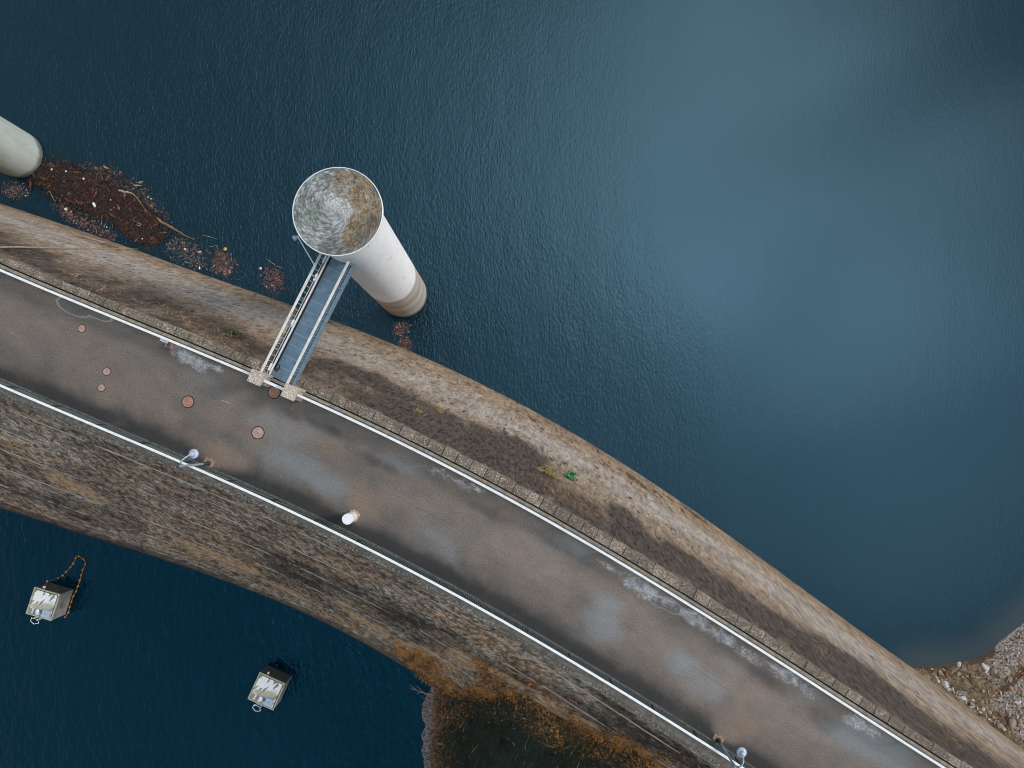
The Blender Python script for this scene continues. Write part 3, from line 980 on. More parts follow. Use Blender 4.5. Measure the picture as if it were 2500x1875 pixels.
# upstream kerb strip beyond the rail: drain gap, kerb, coping stones with open joints
def sweep(prof, s0, s1, step=0.6, mi=0, mbd=None):
    """closed section (n,z) swept along the crest"""
    mbd = mbd or MB()
    k = max(2, int((s1-s0)/step)+1)
    sv = np.linspace(s0, s1, k)
    i0 = len(mbd.v)
    m_ = len(prof)
    for s_ in sv:
        for n_, z_ in prof:
            mbd.v.append(tuple(at(s_, n_(s_) if callable(n_) else n_, z_)))
    for a in range(k-1):
        for j in range(m_):
            x, y = i0+a*m_+j, i0+a*m_+(j+1) % m_
            mbd.f.append((x, x+m_, y+m_, y))
            mbd.m.append(mi)
    mbd.f.append(tuple(i0+j for j in range(m_)))
    mbd.f.append(tuple(i0+(k-1)*m_+j for j in reversed(range(m_))))
    mbd.m += [mi, mi]
    return mbd


GATE_A, GATE_B = sn(624, 922, Z_RAIL)[0], sn(706, 956, Z_RAIL)[0]
under(sweep([(0.055, 17.2), (0.055, 18.10), (0.215, 18.10), (0.215, 17.2)], S0, S1).build('kerb_strip', M['kerb']))
under(sweep([(0.215, 17.2), (0.215, 17.93), (0.275, 17.93), (0.275, 17.2)], S0, S1).build('drain_gap', M['black']))
s_ = -38.0
k = 0
while s_ < 40:
    w_ = 0.80+0.10*random.random()
    if not (GATE_A+0.30 < s_+w_/2 < GATE_B-0.45):
        dz = random.uniform(-0.012, 0.012)
        dn = random.uniform(-0.02, 0.03)
        f = lambda q_, dn=dn: float(n_cope(q_))+dn
        e = 0.012+0.012*random.random()
        o = sweep([(0.28, 17.0), (0.28, Z_COPE-0.03+dz), (0.31, Z_COPE+dz), (lambda q_, f=f: f(q_)-0.06, Z_COPE+dz-0.03), (lambda q_, f=f: f(q_), Z_COPE-0.10+dz), (f, Z_COPE-0.36), (lambda q_, f=f: f(q_)-0.10, 17.0)],
                  s_+e, s_+w_-e, 0.4).build('coping_stone', M['cope'])
        under(o)
        k += 1
    s_ += w_
# downstream ledge slabs
s_ = -38.0
while s_ < 38:
    w_ = 1.55+0.2*random.random()
    dz = random.uniform(-0.01, 0.01)
    o = sweep([(lambda q_: float(n_c2(q_))-0.02, Z_ROAD-0.46), (lambda q_: float(n_c2(q_))-0.02, Z_ROAD-0.17+dz), (lambda q_: float(n_c2(q_))+0.03, Z_ROAD-0.14+dz), (lambda q_: float(n_r2(q_))+0.04, Z_ROAD-0.10+dz), (lambda q_: float(n_r2(q_))+0.04, Z_ROAD-0.46)],
              s_+0.008, s_+w_-0.008, 0.5).build('ledge_slab', M['ledge'])
    under(o)
    s_ += w_
# low kerb that carries the downstream railing
under(sweep([(lambda q_: float(n_r2(q_))+0.05, 17.5), (lambda q_: float(n_r2(q_))+0.05, Z_ROAD+0.09), (lambda q_: float(n_r2(q_))+0.15, Z_ROAD+0.09), (lambda q_: float(n_r2(q_))+0.15, 17.5)][::-1], S0, S1).build('railing_kerb', M['kerb_green']))

# ------------------------------------------------------------------ road
ss2 = np.arange(S0, S1, 0.12)
vv = np.linspace(0, 1, 64)
S, V = np.meshgrid(ss2, vv, indexing='ij')
na = n_r2(S)+0.155
N = na+(0.05-na)*V
xy = ref(S, N)
FP = np.concatenate([xy, np.full(S.shape+(1,), Z_ROAD)], -1)
PX = proj(FP)
K = 1.1302


def B2(lst):
    return blobs(S, N, [(x*K, y*K, a, c, w) for x, y, a, c, w in lst], S, N)


r_wet = B2([(600, 920, 2.2, 1.2, .7), (650, 1010, 2.6, .9, .9), (700, 1040, 1.8, .8, .95), (940, 1170, 1.6, .8, .8), (960, 1195, 1, .6, .8), (1300, 1350, 1.3, 1.1, 1.05), (1310, 1310, 1.0, .8, .8),
            (1480, 1440, 1.5, .8, .85), (1520, 1480, 1.5, .9, .8), (1230, 1180, 1.6, .7, .7), (1150, 1150, 2, .8, .5), (1900, 1620, 2.5, 1.2, .95), (1830, 1590, 2.2, 1, .8),
            (1400, 1230, 2, .6, .6), (870, 1000, 1.6, .6, .7), (450, 830, 2, 1, .35), (250, 720, 3, 1, .25), (1750, 1500, 1.5, .7, .55), (1580, 1440, 1.2, .5, .5)])
r_salt = B2([(400, 770, .75, 0.39, 1.2), (430, 785, .8, 0.39, 1.15), (465, 795, .55, 0.25, .9), (385, 760, .5, 0.53, .8), (950, 1020, .9, 0.35, .65), (1000, 1045, .7, 0.28, .8), (1030, 1055, .6, 0.21, .9), (1320, 1225, 1.0, 0.21, .8),
             (1370, 1260, .9, 0.44, 1.0), (1400, 1280, .9, 0.49, 1.05), (1440, 1300, .8, 0.35, .8), (1500, 1335, 1.2, 0.39, 1.1), (1560, 1375, 1.4, 0.35, 1.0), (1620, 1415, 1.2, 0.35, .8), (1700, 1460, 1.4, 0.42, .9),
             (1740, 1490, 1, 0.39, .7), (1850, 1560, .8, 0.44, 1.1), (1880, 1575, .8, 0.35, .9), (490, 870, .4, 0.07, .75), (520, 865, .3, 0.35, .3), (210, 665, 1.2, 0.06, .55)])
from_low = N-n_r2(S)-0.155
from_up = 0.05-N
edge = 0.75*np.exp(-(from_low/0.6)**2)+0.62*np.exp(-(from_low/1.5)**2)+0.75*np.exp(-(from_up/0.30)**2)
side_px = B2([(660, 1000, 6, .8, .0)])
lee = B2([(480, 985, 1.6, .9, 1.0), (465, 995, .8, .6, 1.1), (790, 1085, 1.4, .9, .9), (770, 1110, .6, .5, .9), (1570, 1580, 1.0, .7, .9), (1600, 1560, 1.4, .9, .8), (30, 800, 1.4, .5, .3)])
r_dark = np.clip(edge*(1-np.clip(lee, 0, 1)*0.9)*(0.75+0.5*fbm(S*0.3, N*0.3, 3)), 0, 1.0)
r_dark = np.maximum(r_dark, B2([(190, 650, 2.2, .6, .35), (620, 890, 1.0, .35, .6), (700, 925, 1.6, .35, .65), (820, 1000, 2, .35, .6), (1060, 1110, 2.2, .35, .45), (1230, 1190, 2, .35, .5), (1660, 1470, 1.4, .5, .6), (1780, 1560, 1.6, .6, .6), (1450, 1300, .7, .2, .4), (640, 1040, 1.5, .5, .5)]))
r_rust = np.maximum(lee*0.9, B2([(300, 880, 4, 1.2, .5), (700, 960, 2, .8, .5), (800, 1060, 2.4, 1, .55), (1150, 1240, 3, 1.2, .45), (1500, 1500, 3, 1, .35), (1650, 1590, 2.5, .8, .5), (1400, 1400, 3, .8, .3), (200, 760, 4, 1, .3)]))
r_pool = B2([(160, 660, 1.15, .55, 1.0), (215, 680, 1.0, .35, .8), (1450, 1310, .75, .38, 1.0), (1420, 1300, .6, .3, .9)])
r_dry = B2([(950, 1090, 5, 1.4, .5), (1150, 1200, 6, 1.5, .75), (1330, 1300, 5, 1.4, .8), (1500, 1430, 6, 1.5, .85), (1700, 1540, 6, 1.4, .8), (1850, 1630, 5, 1.4, .7), (730, 950, 3, 1.0, .5), (560, 850, 3, 1, .3)])
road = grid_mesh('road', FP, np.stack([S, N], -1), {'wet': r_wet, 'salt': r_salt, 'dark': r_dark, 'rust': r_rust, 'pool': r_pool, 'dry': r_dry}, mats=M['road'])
tag(road, kind='structure')

# ------------------------------------------------------------------ railings
def railing(name, s0, s1, noff, label, group, wall_top, w=0.125, bay=2.6, back=False):
    t = empty(name, at(s0, noff(s0), Z_ROAD), 0, label, 'railing', group)
    bpy.context.view_layer.update()
    under(sweep([(lambda q_: noff(q_)-w/2, Z_RAIL-0.05), (lambda q_: noff(q_)-w/2, Z_RAIL-0.01), (lambda q_: noff(q_)-w/2+0.02, Z_RAIL), (lambda q_: noff(q_)+w/2-0.02, Z_RAIL), (lambda q_: noff(q_)+w/2, Z_RAIL-0.01), (lambda q_: noff(q_)+w/2, Z_RAIL-0.05)][::-1],
                s0, s1, 0.4).build('top_rail', M['white']), t)
    nb = max(1, round((s1-s0)/bay))
    bl = (s1-s0)/nb
    for i in range(nb):
        a, c = s0+i*bl, s0+(i+1)*bl
        pm = MB()
        p0 = at(a+0.08, noff(a+0.08), wall_top)
        pm.box((p0.x, p0.y, (wall_top+Z_RAIL-0.05)/2), (0.07, 0.07, Z_RAIL-0.05-wall_top), ang(a))
        pm.box((p0.x, p0.y, wall_top+0.012), (0.16, 0.14, 0.024), ang(a))
        under(pm.build('post', M['teal']), t)
        bm_ = MB()
        for z_ in (wall_top+0.10, Z_RAIL-0.20):
            bm_.bar(at(a+0.12, noff(a+0.12), z_), at(c+0.04, noff(c+0.04), z_), 0.04, 0.03)
        k_ = int((bl-0.2)/0.135)
        for j in range(k_):
            sj = a+0.18+j*(bl-0.22)/k_
            pj = at(sj, noff(sj), 0)
            bm_.box((pj.x, pj.y, (wall_top+0.10+Z_RAIL-0.20)/2), (0.035, 0.022, Z_RAIL-0.30-wall_top), ang(sj))
        under(bm_.build('baluster_panel', M['teal_bar'] if back else M['teal_light']), t)
        if back:
            m2 = MB()
            for a2, c2 in ((a+0.10, (a+c)/2), ((a+c)/2, c-0.02)):
                m2.bar(at(a2, noff(a2)-0.05, wall_top+0.53), at(c2, noff(c2)-0.05, wall_top+0.53), 0.012, 0.98)
            under(m2.build('shade_sheet', M['teal']), t)  # dark sheet stands in for the shade seen between the bars
    return t


railing('railing', -40.0, GATE_A-0.30, lambda q_: 0.0, 'white topped railing on the lake side of the road, left of the footbridge gate', None, Z_ROAD+0.004)
railing('railing', GATE_B+0.30, 40.0, lambda q_: 0.0, 'white topped railing on the lake side of the road, right of the footbridge gate', None, Z_ROAD+0.004)
railing('railing', -40.0, 38.0, lambda q_: float(n_r2(q_)), 'long white topped railing on the pool side of the road above the dark slope', None, Z_ROAD-0.10, back=True)

# ------------------------------------------------------------------ gate pillars and gate
def pillar(px, py, label):
    c = P(px, py, 19.62)
    s_, n_ = to_sn(np.array([c[:2]]))
    rz = ang(float(s_[0]))
    t = empty('gate_pillar', (c.x, c.y, Z_ROAD), rz, label, 'pillar', 'pillars of the footbridge gate')
    m1 = MB()
    m1.box((0, 0, 0.55), (0.50, 0.46, 1.10))
    m1.build('shaft', M['pillar'], t, bevel=0.012)
    m2 = MB()
    m2.box((0, 0, 1.505), (0.74, 0.72, 0.20), taper=0.97)
    m2.box((0, 0, 1.25), (0.60, 0.56, 0.30))
    m2.build('cap', M['pillar'], t, bevel=0.015)
    for sy in (-1, 1):
        m3 = MB()
        m3.box((0, sy*0.262, 0.20), (0.66, 0.14, 0.40))
        m3.box((0, sy*0.262, 0.52), (0.60, 0.11, 0.24))
        m3.build('plinth', M['pillar'], t, bevel=0.012)
    return c, rz


pa, rza = pillar(623.5, 921, 'square pebbled pillar at the left side of the footbridge gate')
pb, rzb = pillar(706, 957.5, 'square pebbled pillar at the right side of the footbridge gate')
gc = (pa+pb)/2
g = empty('gate', (gc.x, gc.y, Z_ROAD), math.atan2(pb.y-pa.y, pb.x-pa.x), 'low dark gate with a white top bar between the two pebbled pillars', 'gate')
gl = (pb-pa).length/2-0.27
m1 = MB(); m1.box((0, -0.02, 1.12), (gl*2, 0.15, 0.05)); m1.build('top_bar', M['white'], g)
m1 = MB()
for z_ in (0.12, 0.95):
    m1.box((0, -0.02, z_), (gl*2, 0.04, 0.04))
for j in range(10):
    m1.box((-gl+0.08+j*(2*gl-0.16)/9, -0.02, 0.535), (0.03, 0.03, 0.79))
m1.build('bar_panel', M['teal'], g)

# ------------------------------------------------------------------ intake towers
TZ = 21.2
tc = P(985, 715, 0)
tq = P(824, 521, TZ)
tx, ty = (tc.x+tq.x)/2, (tc.y+tq.y)/2


def tower(x, y, label, mat):
    t = empty('intake_tower', (x, y, 0), 0, label, 'tower', 'intake towers in the lake')
    m1 = MB()
    m1.lathe([(1.93, -3)]+[(1.93-0.04*z_/20.5, z_) for z_ in np.linspace(0, 20.6, 40)], 72)
    m1.build('shaft', mat, t, smooth=True)
    # roof: shallow cone with overhang
    nr, na_ = 40, 96
    rr = np.linspace(0, 2.25, nr)
    th = np.linspace(0, 2*math.pi, na_+1)
    RR, TH = np.meshgrid(rr, th, indexing='ij')
    X_, Y_ = RR*np.cos(TH), RR*np.sin(TH)
    Z_ = TZ+0.42*(1-RR/2.25)+0.02*np.sin(TH*9+RR*3)*RR/2.25
    pts_ = np.stack([X_, Y_, Z_], -1)
    sw = TH-0.45*RR
    uvr = np.stack([sw/(2*math.pi)*64*(0.35+RR/2.25*0.65), RR*9.0], -1)
    def bl(cx, cy, r, w): return w*np.exp(-(((X_-cx)**2+(Y_-cy)**2)/r**2)**1.4)
    lich = np.maximum.reduce([bl(1.25, 0.9, 0.8, .95), bl(1.5, 0.2, .75, .9), bl(1.2, -0.8, .7, .95), bl(0.8, -1.4, .6, .9), bl(0.75, 1.6, .5, .8), bl(1.65, -0.6, .6, .8), bl(0.2, 1.6, .7, .55), bl(.3, .9, .5, .45), bl(0.1, -2.0, .4, .4)])
    dark_ = np.maximum.reduce([bl(1.8, -0.5, .55, .9), bl(1.3, -1.4, .6, .85), bl(-0.1, 2.0, .8, .6), bl(-1.6, 0.9, .6, .55), bl(-0.3, -1.9, .9, .75), bl(-1.9, -.3, .5, .5), bl(.5, -1.9, .6, .8)])
    midw = np.maximum(bl(-0.2, 0.25, .55, 1.0), bl(0.5, 0.0, .4, .5))
    green = bl(-1.0, -0.3, .9, .8)
    grid_mesh('roof', pts_, uvr, {'lichen': lich, 'dark': dark_, 'mid': midw, 'green': green}, mats=M['roof'], parent=t)
    m2 = MB()
    m2.lathe([(1.85, TZ-0.18), (2.25, TZ-0.18), (2.285, TZ-0.15), (2.285, TZ+0.03), (2.25, TZ+0.045), (2.235, TZ+0.02)], 96)
    m2.build('roof_rim', M['white'], t, smooth=True)
    m3 = MB()
    m3.lathe([(1.89, 19.9), (2.02, 19.95), (2.02, 20.6), (1.89, 20.7)], 72)
    m3.build('collar', mat, t, smooth=True)
    return t


tower(tx, ty, 'round white tower with a mossy cone roof at the end of the footbridge', M['shaft'])
t2 = P(47, 379, 0)
tower(t2.x, t2.y, 'pale green round tower beside the floating debris at the left edge', M['shaft_green'])

# ------------------------------------------------------------------ footbridge
ZD = 18.12
la, lb = P(655, 911, ZD), P(797, 627, ZD)
ra, rb = P(717, 939, ZD), P(861, 655, ZD)
d1 = ((lb-la).normalized()+(rb-ra).normalized()).normalized()
mid0 = (la+ra)/2
rzB = math.atan2(d1.y, d1.x)
nrm = Vector((-d1.y, d1.x, 0))
wB = abs((la-ra).dot(nrm))
# end on the tower wall
v0 = Vector((tx, ty, ZD))-mid0
LB = v0.dot(d1)-1.80
fb = empty('footbridge', (mid0.x, mid0.y, ZD), rzB, 'narrow blue decked footbridge with white handrails from road to white tower', 'footbridge')
x0 = -0.10
m1 = MB(); m1.box(((x0+LB)/2, 0, -0.10), (LB-x0, wB-0.10, 0.16)); m1.build('deck_slab', M['teal'], fb)
nP = 11
pl = (LB-x0)/nP
for i in range(nP):
    m1 = MB()
    m1.box((x0+(i+0.5)*pl, 0, 0.0), (pl-0.035, wB-0.16, 0.03))
    o = m1.build('deck_panel', M['deck'], fb, bevel=0.006)
m1 = MB()
for i in range(1, nP):
    m1.box((x0+i*pl, 0, 0.002), (0.034, wB-0.16, 0.030))
m1.build('joint_strip', M['deck_edge'], fb)
for sy, nm in ((1, 0), (-1, 1)):
    yy = sy*wB/2
    m1 = MB()
    m1.box(((x0+LB)/2, yy, -0.09), (LB-x0, 0.10, 0.36))
    m1.box(((x0+LB)/2, yy+sy*0.04, 0.09), (LB-x0, 0.16, 0.025))
    m1.build('beam', M['steel_blue'] if sy < 0 else M['teal'], fb)
    m1 = MB()
    m1.box(((x0+LB)/2, yy, 1.05), (LB-x0-0.02, 0.14, 0.05))
    m1.build('handrail', M['offwhite'], fb, bevel=0.012)
    m1 = MB()
    for z_ in (0.18, 0.92):
        m1.box(((x0+LB)/2, yy, z_), (LB-x0-0.1, 0.03, 0.03))
    k_ = int((LB-x0)/(0.19 if sy < 0 else 0.33))
    for j in range(k_):
        m1.box((x0+0.08+j*(LB-x0-0.16)/(k_-1), yy, 0.55), (0.022, 0.022, 0.74))
    m1.build('baluster_panel', M['deck_edge'] if sy < 0 else M['offwhite'], fb)
    for j in range(6):
        m1 = MB()
        m1.box((x0+0.05+j*(LB-x0-0.1)/5, yy, 0.56), (0.06, 0.06, 0.94))
        m1.build('post', M['steel_blue'], fb)
m1 = MB(); m1.box(((x0+LB)/2, wB/2-0.21, 0.02), (LB-x0, 0.09, 0.04)); m1.build('black_strip', M['black'], fb)  # plain black strip along the left edge of the deck
# cable conduit on the left side
m1 = MB()
m1.box(((x0+LB)/2, wB/2-0.12, 0.10), (LB-x0, 0.09, 0.09))
m1.build('conduit', M['white'], fb, bevel=0.01)
for fx_ in (0.06, 0.42, 0.80, 0.95):
    m1 = MB(); m1.box((x0+fx_*(LB-x0), wB/2+0.0, 0.17), (0.42, 0.10, 0.12)); m1.build('junction_box', M['white'], fb, bevel=0.01)
# little pile of cable at the foot of the bridge
m1 = MB()
for k_ in range(3):
    pts_ = [(0.20*math.cos(a)*(1-0.15*k_)+0.03*k_, 0.11*math.sin(a)*(1-0.1*k_), 0.02+0.02*k_) for a in np.linspace(0, 2*math.pi*0.95, 18)]
    m1.tube(pts_, 0.013, 6)
cc = Matrix.Translation(fb.location) @ Matrix.Rotation(rzB, 4, 'Z')
o = m1.build('cable_coil', M['black'], None, smooth=True, loc=cc @ Vector((0.45, wB/2-0.32, 0.015)))
o.rotation_euler = (0, 0, rzB)
tag(o, 'small black cable coil lying on the bridge deck beside the left handrail', 'cable')

# strut from roof rim to bridge rail and floodlight on the rim
a_ = P(727, 578, TZ-0.1); c_ = P(768, 648, 19.2)
m1 = MB(); m1.tube([a_, c_], 0.035, 8)
tag(m1.build('stay_rod', M['white']), 'thin white rod running from the tower roof down to the bridge handrail', 'rod')
fl = P(721, 580, TZ-0.1)
ang_f = math.atan2(fl.y-ty, fl.x-tx)
f0 = empty('floodlight', fl, ang_f, 'small grey floodlight sticking out from the rim of the tower roof', 'light')
m1 = MB(); m1.box((0.05, 0, 0.0), (0.20, 0.26, 0.14), taper=0.8); m1.build('housing', M['steel_blue'], f0, bevel=0.01)
m1 = MB(); m1.box((0.05, 0, -0.078), (0.15, 0.20, 0.015)); m1.build('lens', M['offwhite'], f0)
m1 = MB(); m1.bar((-0.05, 0, 0.0), (-0.28, 0, 0.0), 0.05, 0.05); m1.build('bracket', M['lamp_pole'], f0)

# ------------------------------------------------------------------ street lamps
def lamp(base, top, head, label):
    pb_ = P(*base, Z_ROAD)
    t = empty('street_lamp', pb_, 0, label, 'street lamp', 'lamps along the pool side railing')
    hp = 3.35
    tp = P(*top, Z_ROAD+hp)-pb_
    hd = P(*head, Z_ROAD+3.45)-pb_
    hd.z = 3.38
    m1 = MB(); m1.tube([(0, 0, 0), (tp.x*0.1, tp.y*0.1, 0.9), (tp.x, tp.y, hp)], [0.075, 0.07, 0.045], 14)
    m1.build('pole', M['lamp_pole'], t, smooth=True)
    m1 = MB(); m1.lathe([(0.0, 0.0), (0.13, 0.0), (0.13, 0.05), (0.09, 0.08), (0.085, 0.75), (0.07, 0.80), (0, 0.80)], 20)
    m1.build('base_sleeve', M['teal'], t, smooth=True)
    # swan neck
    v = Vector((hd.x-tp.x, hd.y-tp.y, 0))
    pts_ = []
    for u in np.linspace(0, 1, 14):
        x = u
        z = hp-0.05+0.55*math.sin(u*math.pi*0.86)+0.0*u
        pts_.append((tp.x+v.x*x, tp.y+v.y*x, z))
    top_z = pts_[-1][2]
    m1 = MB(); m1.tube(pts_, 0.032, 10); m1.build('arm', M['lamp'], t, smooth=True)
    m1 = MB(); m1.tube([(tp.x, tp.y, hp-0.35), (tp.x, tp.y, hp+0.02)], 0.06, 12); m1.build('arm_clamp', M['lamp_pole'], t, smooth=True)
    e = pts_[-1]
    m1 = MB()
    m1.lathe([(0.0, -0.20), (0.23, -0.20), (0.245, -0.19), (0.245, -0.17), (0.21, -0.12), (0.135, -0.085), (0.125, -0.02), (0.105, 0.05), (0.05, 0.085), (0.0, 0.09)], 36)
    o = m1.build('lamp_shade', M['lamp'], t, smooth=True, loc=(e[0]+v.normalized().x*0.02, e[1]+v.normalized().y*0.02, top_z-0.07))
    return pb_


lb1 = lamp((510, 1131), (441, 1138), (468, 1109), 'pale blue swan neck lamp by the pool side railing, left of the white post')
lb2 = lamp((1753, 1806), (1795, 1872), (1813, 1842), 'pale blue swan neck lamp at the railing near the bottom right of the road')
for lb_, nm in ((lb1, 'left'), (lb2, 'bottom right')):
    m1 = MB()
    prof = [(0.14, 0.003), (0.30, 0.006), (0.30, 0.03), (0.14, 0.05)]
    n_ = 28
    i0 = 0
    for r_, z_ in prof:
        for j in range(n_):
            a = 2*math.pi*j/n_
            rr_ = r_*(1+0.12*math.sin(3*a+1)+0.08*math.sin(7*a)) if r_ > 0.2 else r_
            m1.v.append((rr_*math.cos(a), rr_*math.sin(a), z_))
    for k_ in range(3):
        for j in range(n_):
            a, c = k_*n_+j, k_*n_+(j+1) % n_
            m1.f.append((a, c, c+n_, a+n_)); m1.m.append(0)
    o = m1.build('mortar_collar', M['rust_soil'], None, smooth=True, loc=(lb_.x, lb_.y, Z_ROAD))
    tag(o, 'rough rusty mortar ring round the foot of the lamp at the %s' % nm, 'mortar ring', 'mortar rings')

# ------------------------------------------------------------------ white post
wp = P(860.5, 1260.5, Z_ROAD)
w_ = empty('vent_post', wp, 0, 'stout round white post standing on the road near the pool side railing', 'post')
m1 = MB(); m1.lathe([(0.27, 0.0), (0.27, 0.98), (0.0, 0.98)], 40); m1.build('shaft', M['white'], w_, smooth=True)
m1 = MB(); m1.lathe([(0.245, 0.98), (0.245, 1.02)], 40); m1.build('neck', M['black'], w_, smooth=True)
m1 = MB(); m1.lathe([(0.0, 1.02), (0.285, 1.02), (0.285, 1.17), (0.265, 1.20), (0.0, 1.215)], 40); m1.build('cap', M['white'], w_, smooth=True)
m1 = MB()
n_ = 36
for r_, z_ in ((0.275, 0.0), (0.36, 0.004), (0.36, 0.06), (0.285, 0.10), (0.273, 0.10)):
    for j in range(n_):
        a = 2*math.pi*j/n_
        rr_ = r_*(1+0.10*math.sin(2*a+0.4)+0.07*math.sin(5*a)+0.05*math.sin(11*a)) if r_ > 0.3 else r_
        m1.v.append((rr_*math.cos(a), rr_*math.sin(a), z_))
for k_ in range(4):
    for j in range(n_):
        a, c = k_*n_+j, k_*n_+(j+1) % n_
        m1.f.append((a, c, c+n_, a+n_)); m1.m.append(0)
m1.build('stone_base', M['stone'], w_, smooth=False)

# ------------------------------------------------------------------ manhole covers
MH = [(200, 802, .195, 'iron_pale', 'small pink manhole cover nearest the lake side railing at left'),
      (261, 907.5, .20, 'iron_pale', 'small pale manhole cover, upper of the close pair on the road'),
      (248, 946.5, .19, 'iron_pale', 'small pinkish manhole cover, lower of the close pair on the road'),
      (459, 981, .30, 'iron', 'large rusty manhole cover in a dark square edged ring mid road'),
      (669.5, 958, .31, 'iron', 'large orange rusty manhole cover touching the right gate pillar'),
      (630, 1056.5, .31, 'iron_pale', 'large pink manhole cover in the middle of the road below the gate')]
for px, py, r_, mt, lab in MH:
    c = P(px, py, Z_ROAD)
    t = empty('manhole_cover', c, random.uniform(0, 6), lab, 'manhole cover', 'manhole covers in the road')
    m1 = MB(); m1.lathe([(r_*1.15, 0.003), (r_*1.14, 0.012), (r_*1.01, 0.014), (r_*1.0, 0.006)], 40); m1.build('frame', M['black'], t, smooth=True)
    m1 = MB(); m1.lathe([(r_*0.985, 0.004), (r_*0.985, 0.022), (r_*0.90, 0.024), (r_*0.88, 0.018), (r_*0.30, 0.020), (r_*0.26, 0.026), (0.0, 0.026)], 40)
    for j in range(16):
        a = j*math.pi/8
        m1.box((r_*0.6*math.cos(a), r_*0.6*math.sin(a), 0.020), (r_*0.42, r_*0.05, 0.012), a)
    m1.build('lid', M[mt], t, smooth=True)
    m1 = MB(); m1.lathe([(r_*0.13, 0.020), (r_*0.13, 0.034), (0, 0.034)], 16); m1.build('lifting_boss', M['rust_soil'], t)

# ------------------------------------------------------------------ things by the lake side rail
c = P(401, 831, Z_ROAD+0.85)
pan = empty('notice_panel', c, ang(sn(401, 831, 18.8)[0]), 'white flat panel fixed to the road side of the lake railing', 'panel')
m1 = MB(); m1.box((0, 0, 0), (0.44, 0.20, 0.035)); m1.build('board', M['white'], pan, bevel=0.008)
m1 = MB(); m1.box((0, 0.10, -0.05), (0.36, 0.05, 0.06)); m1.build('bracket', M['offwhite'], pan)
c = P(416.5, 843.5, Z_ROAD)
bx = empty('open_box', c, ang(sn(416, 843, 18)[0])+0.05, 'small open pink box with orange insides on the road under the railing', 'box')
m1 = MB()
m1.box((0, 0, 0.02), (0.32, 0.28, 0.03))
for sx in (-1, 1):
    m1.box((sx*0.152, 0, 0.15), (0.018, 0.28, 0.23))
    m1.box((0, sx*0.132, 0.15), (0.286, 0.018, 0.23))
m1.build('casing', M['pink'], bx)
m1 = MB(); m1.box((0.04, 0.02, 0.09), (0.13, 0.13, 0.11)); m1.box((-0.07, -0.04, 0.07), (0.08, 0.1, 0.07)); m1.build('valve', M['orange'], bx, bevel=0.01)

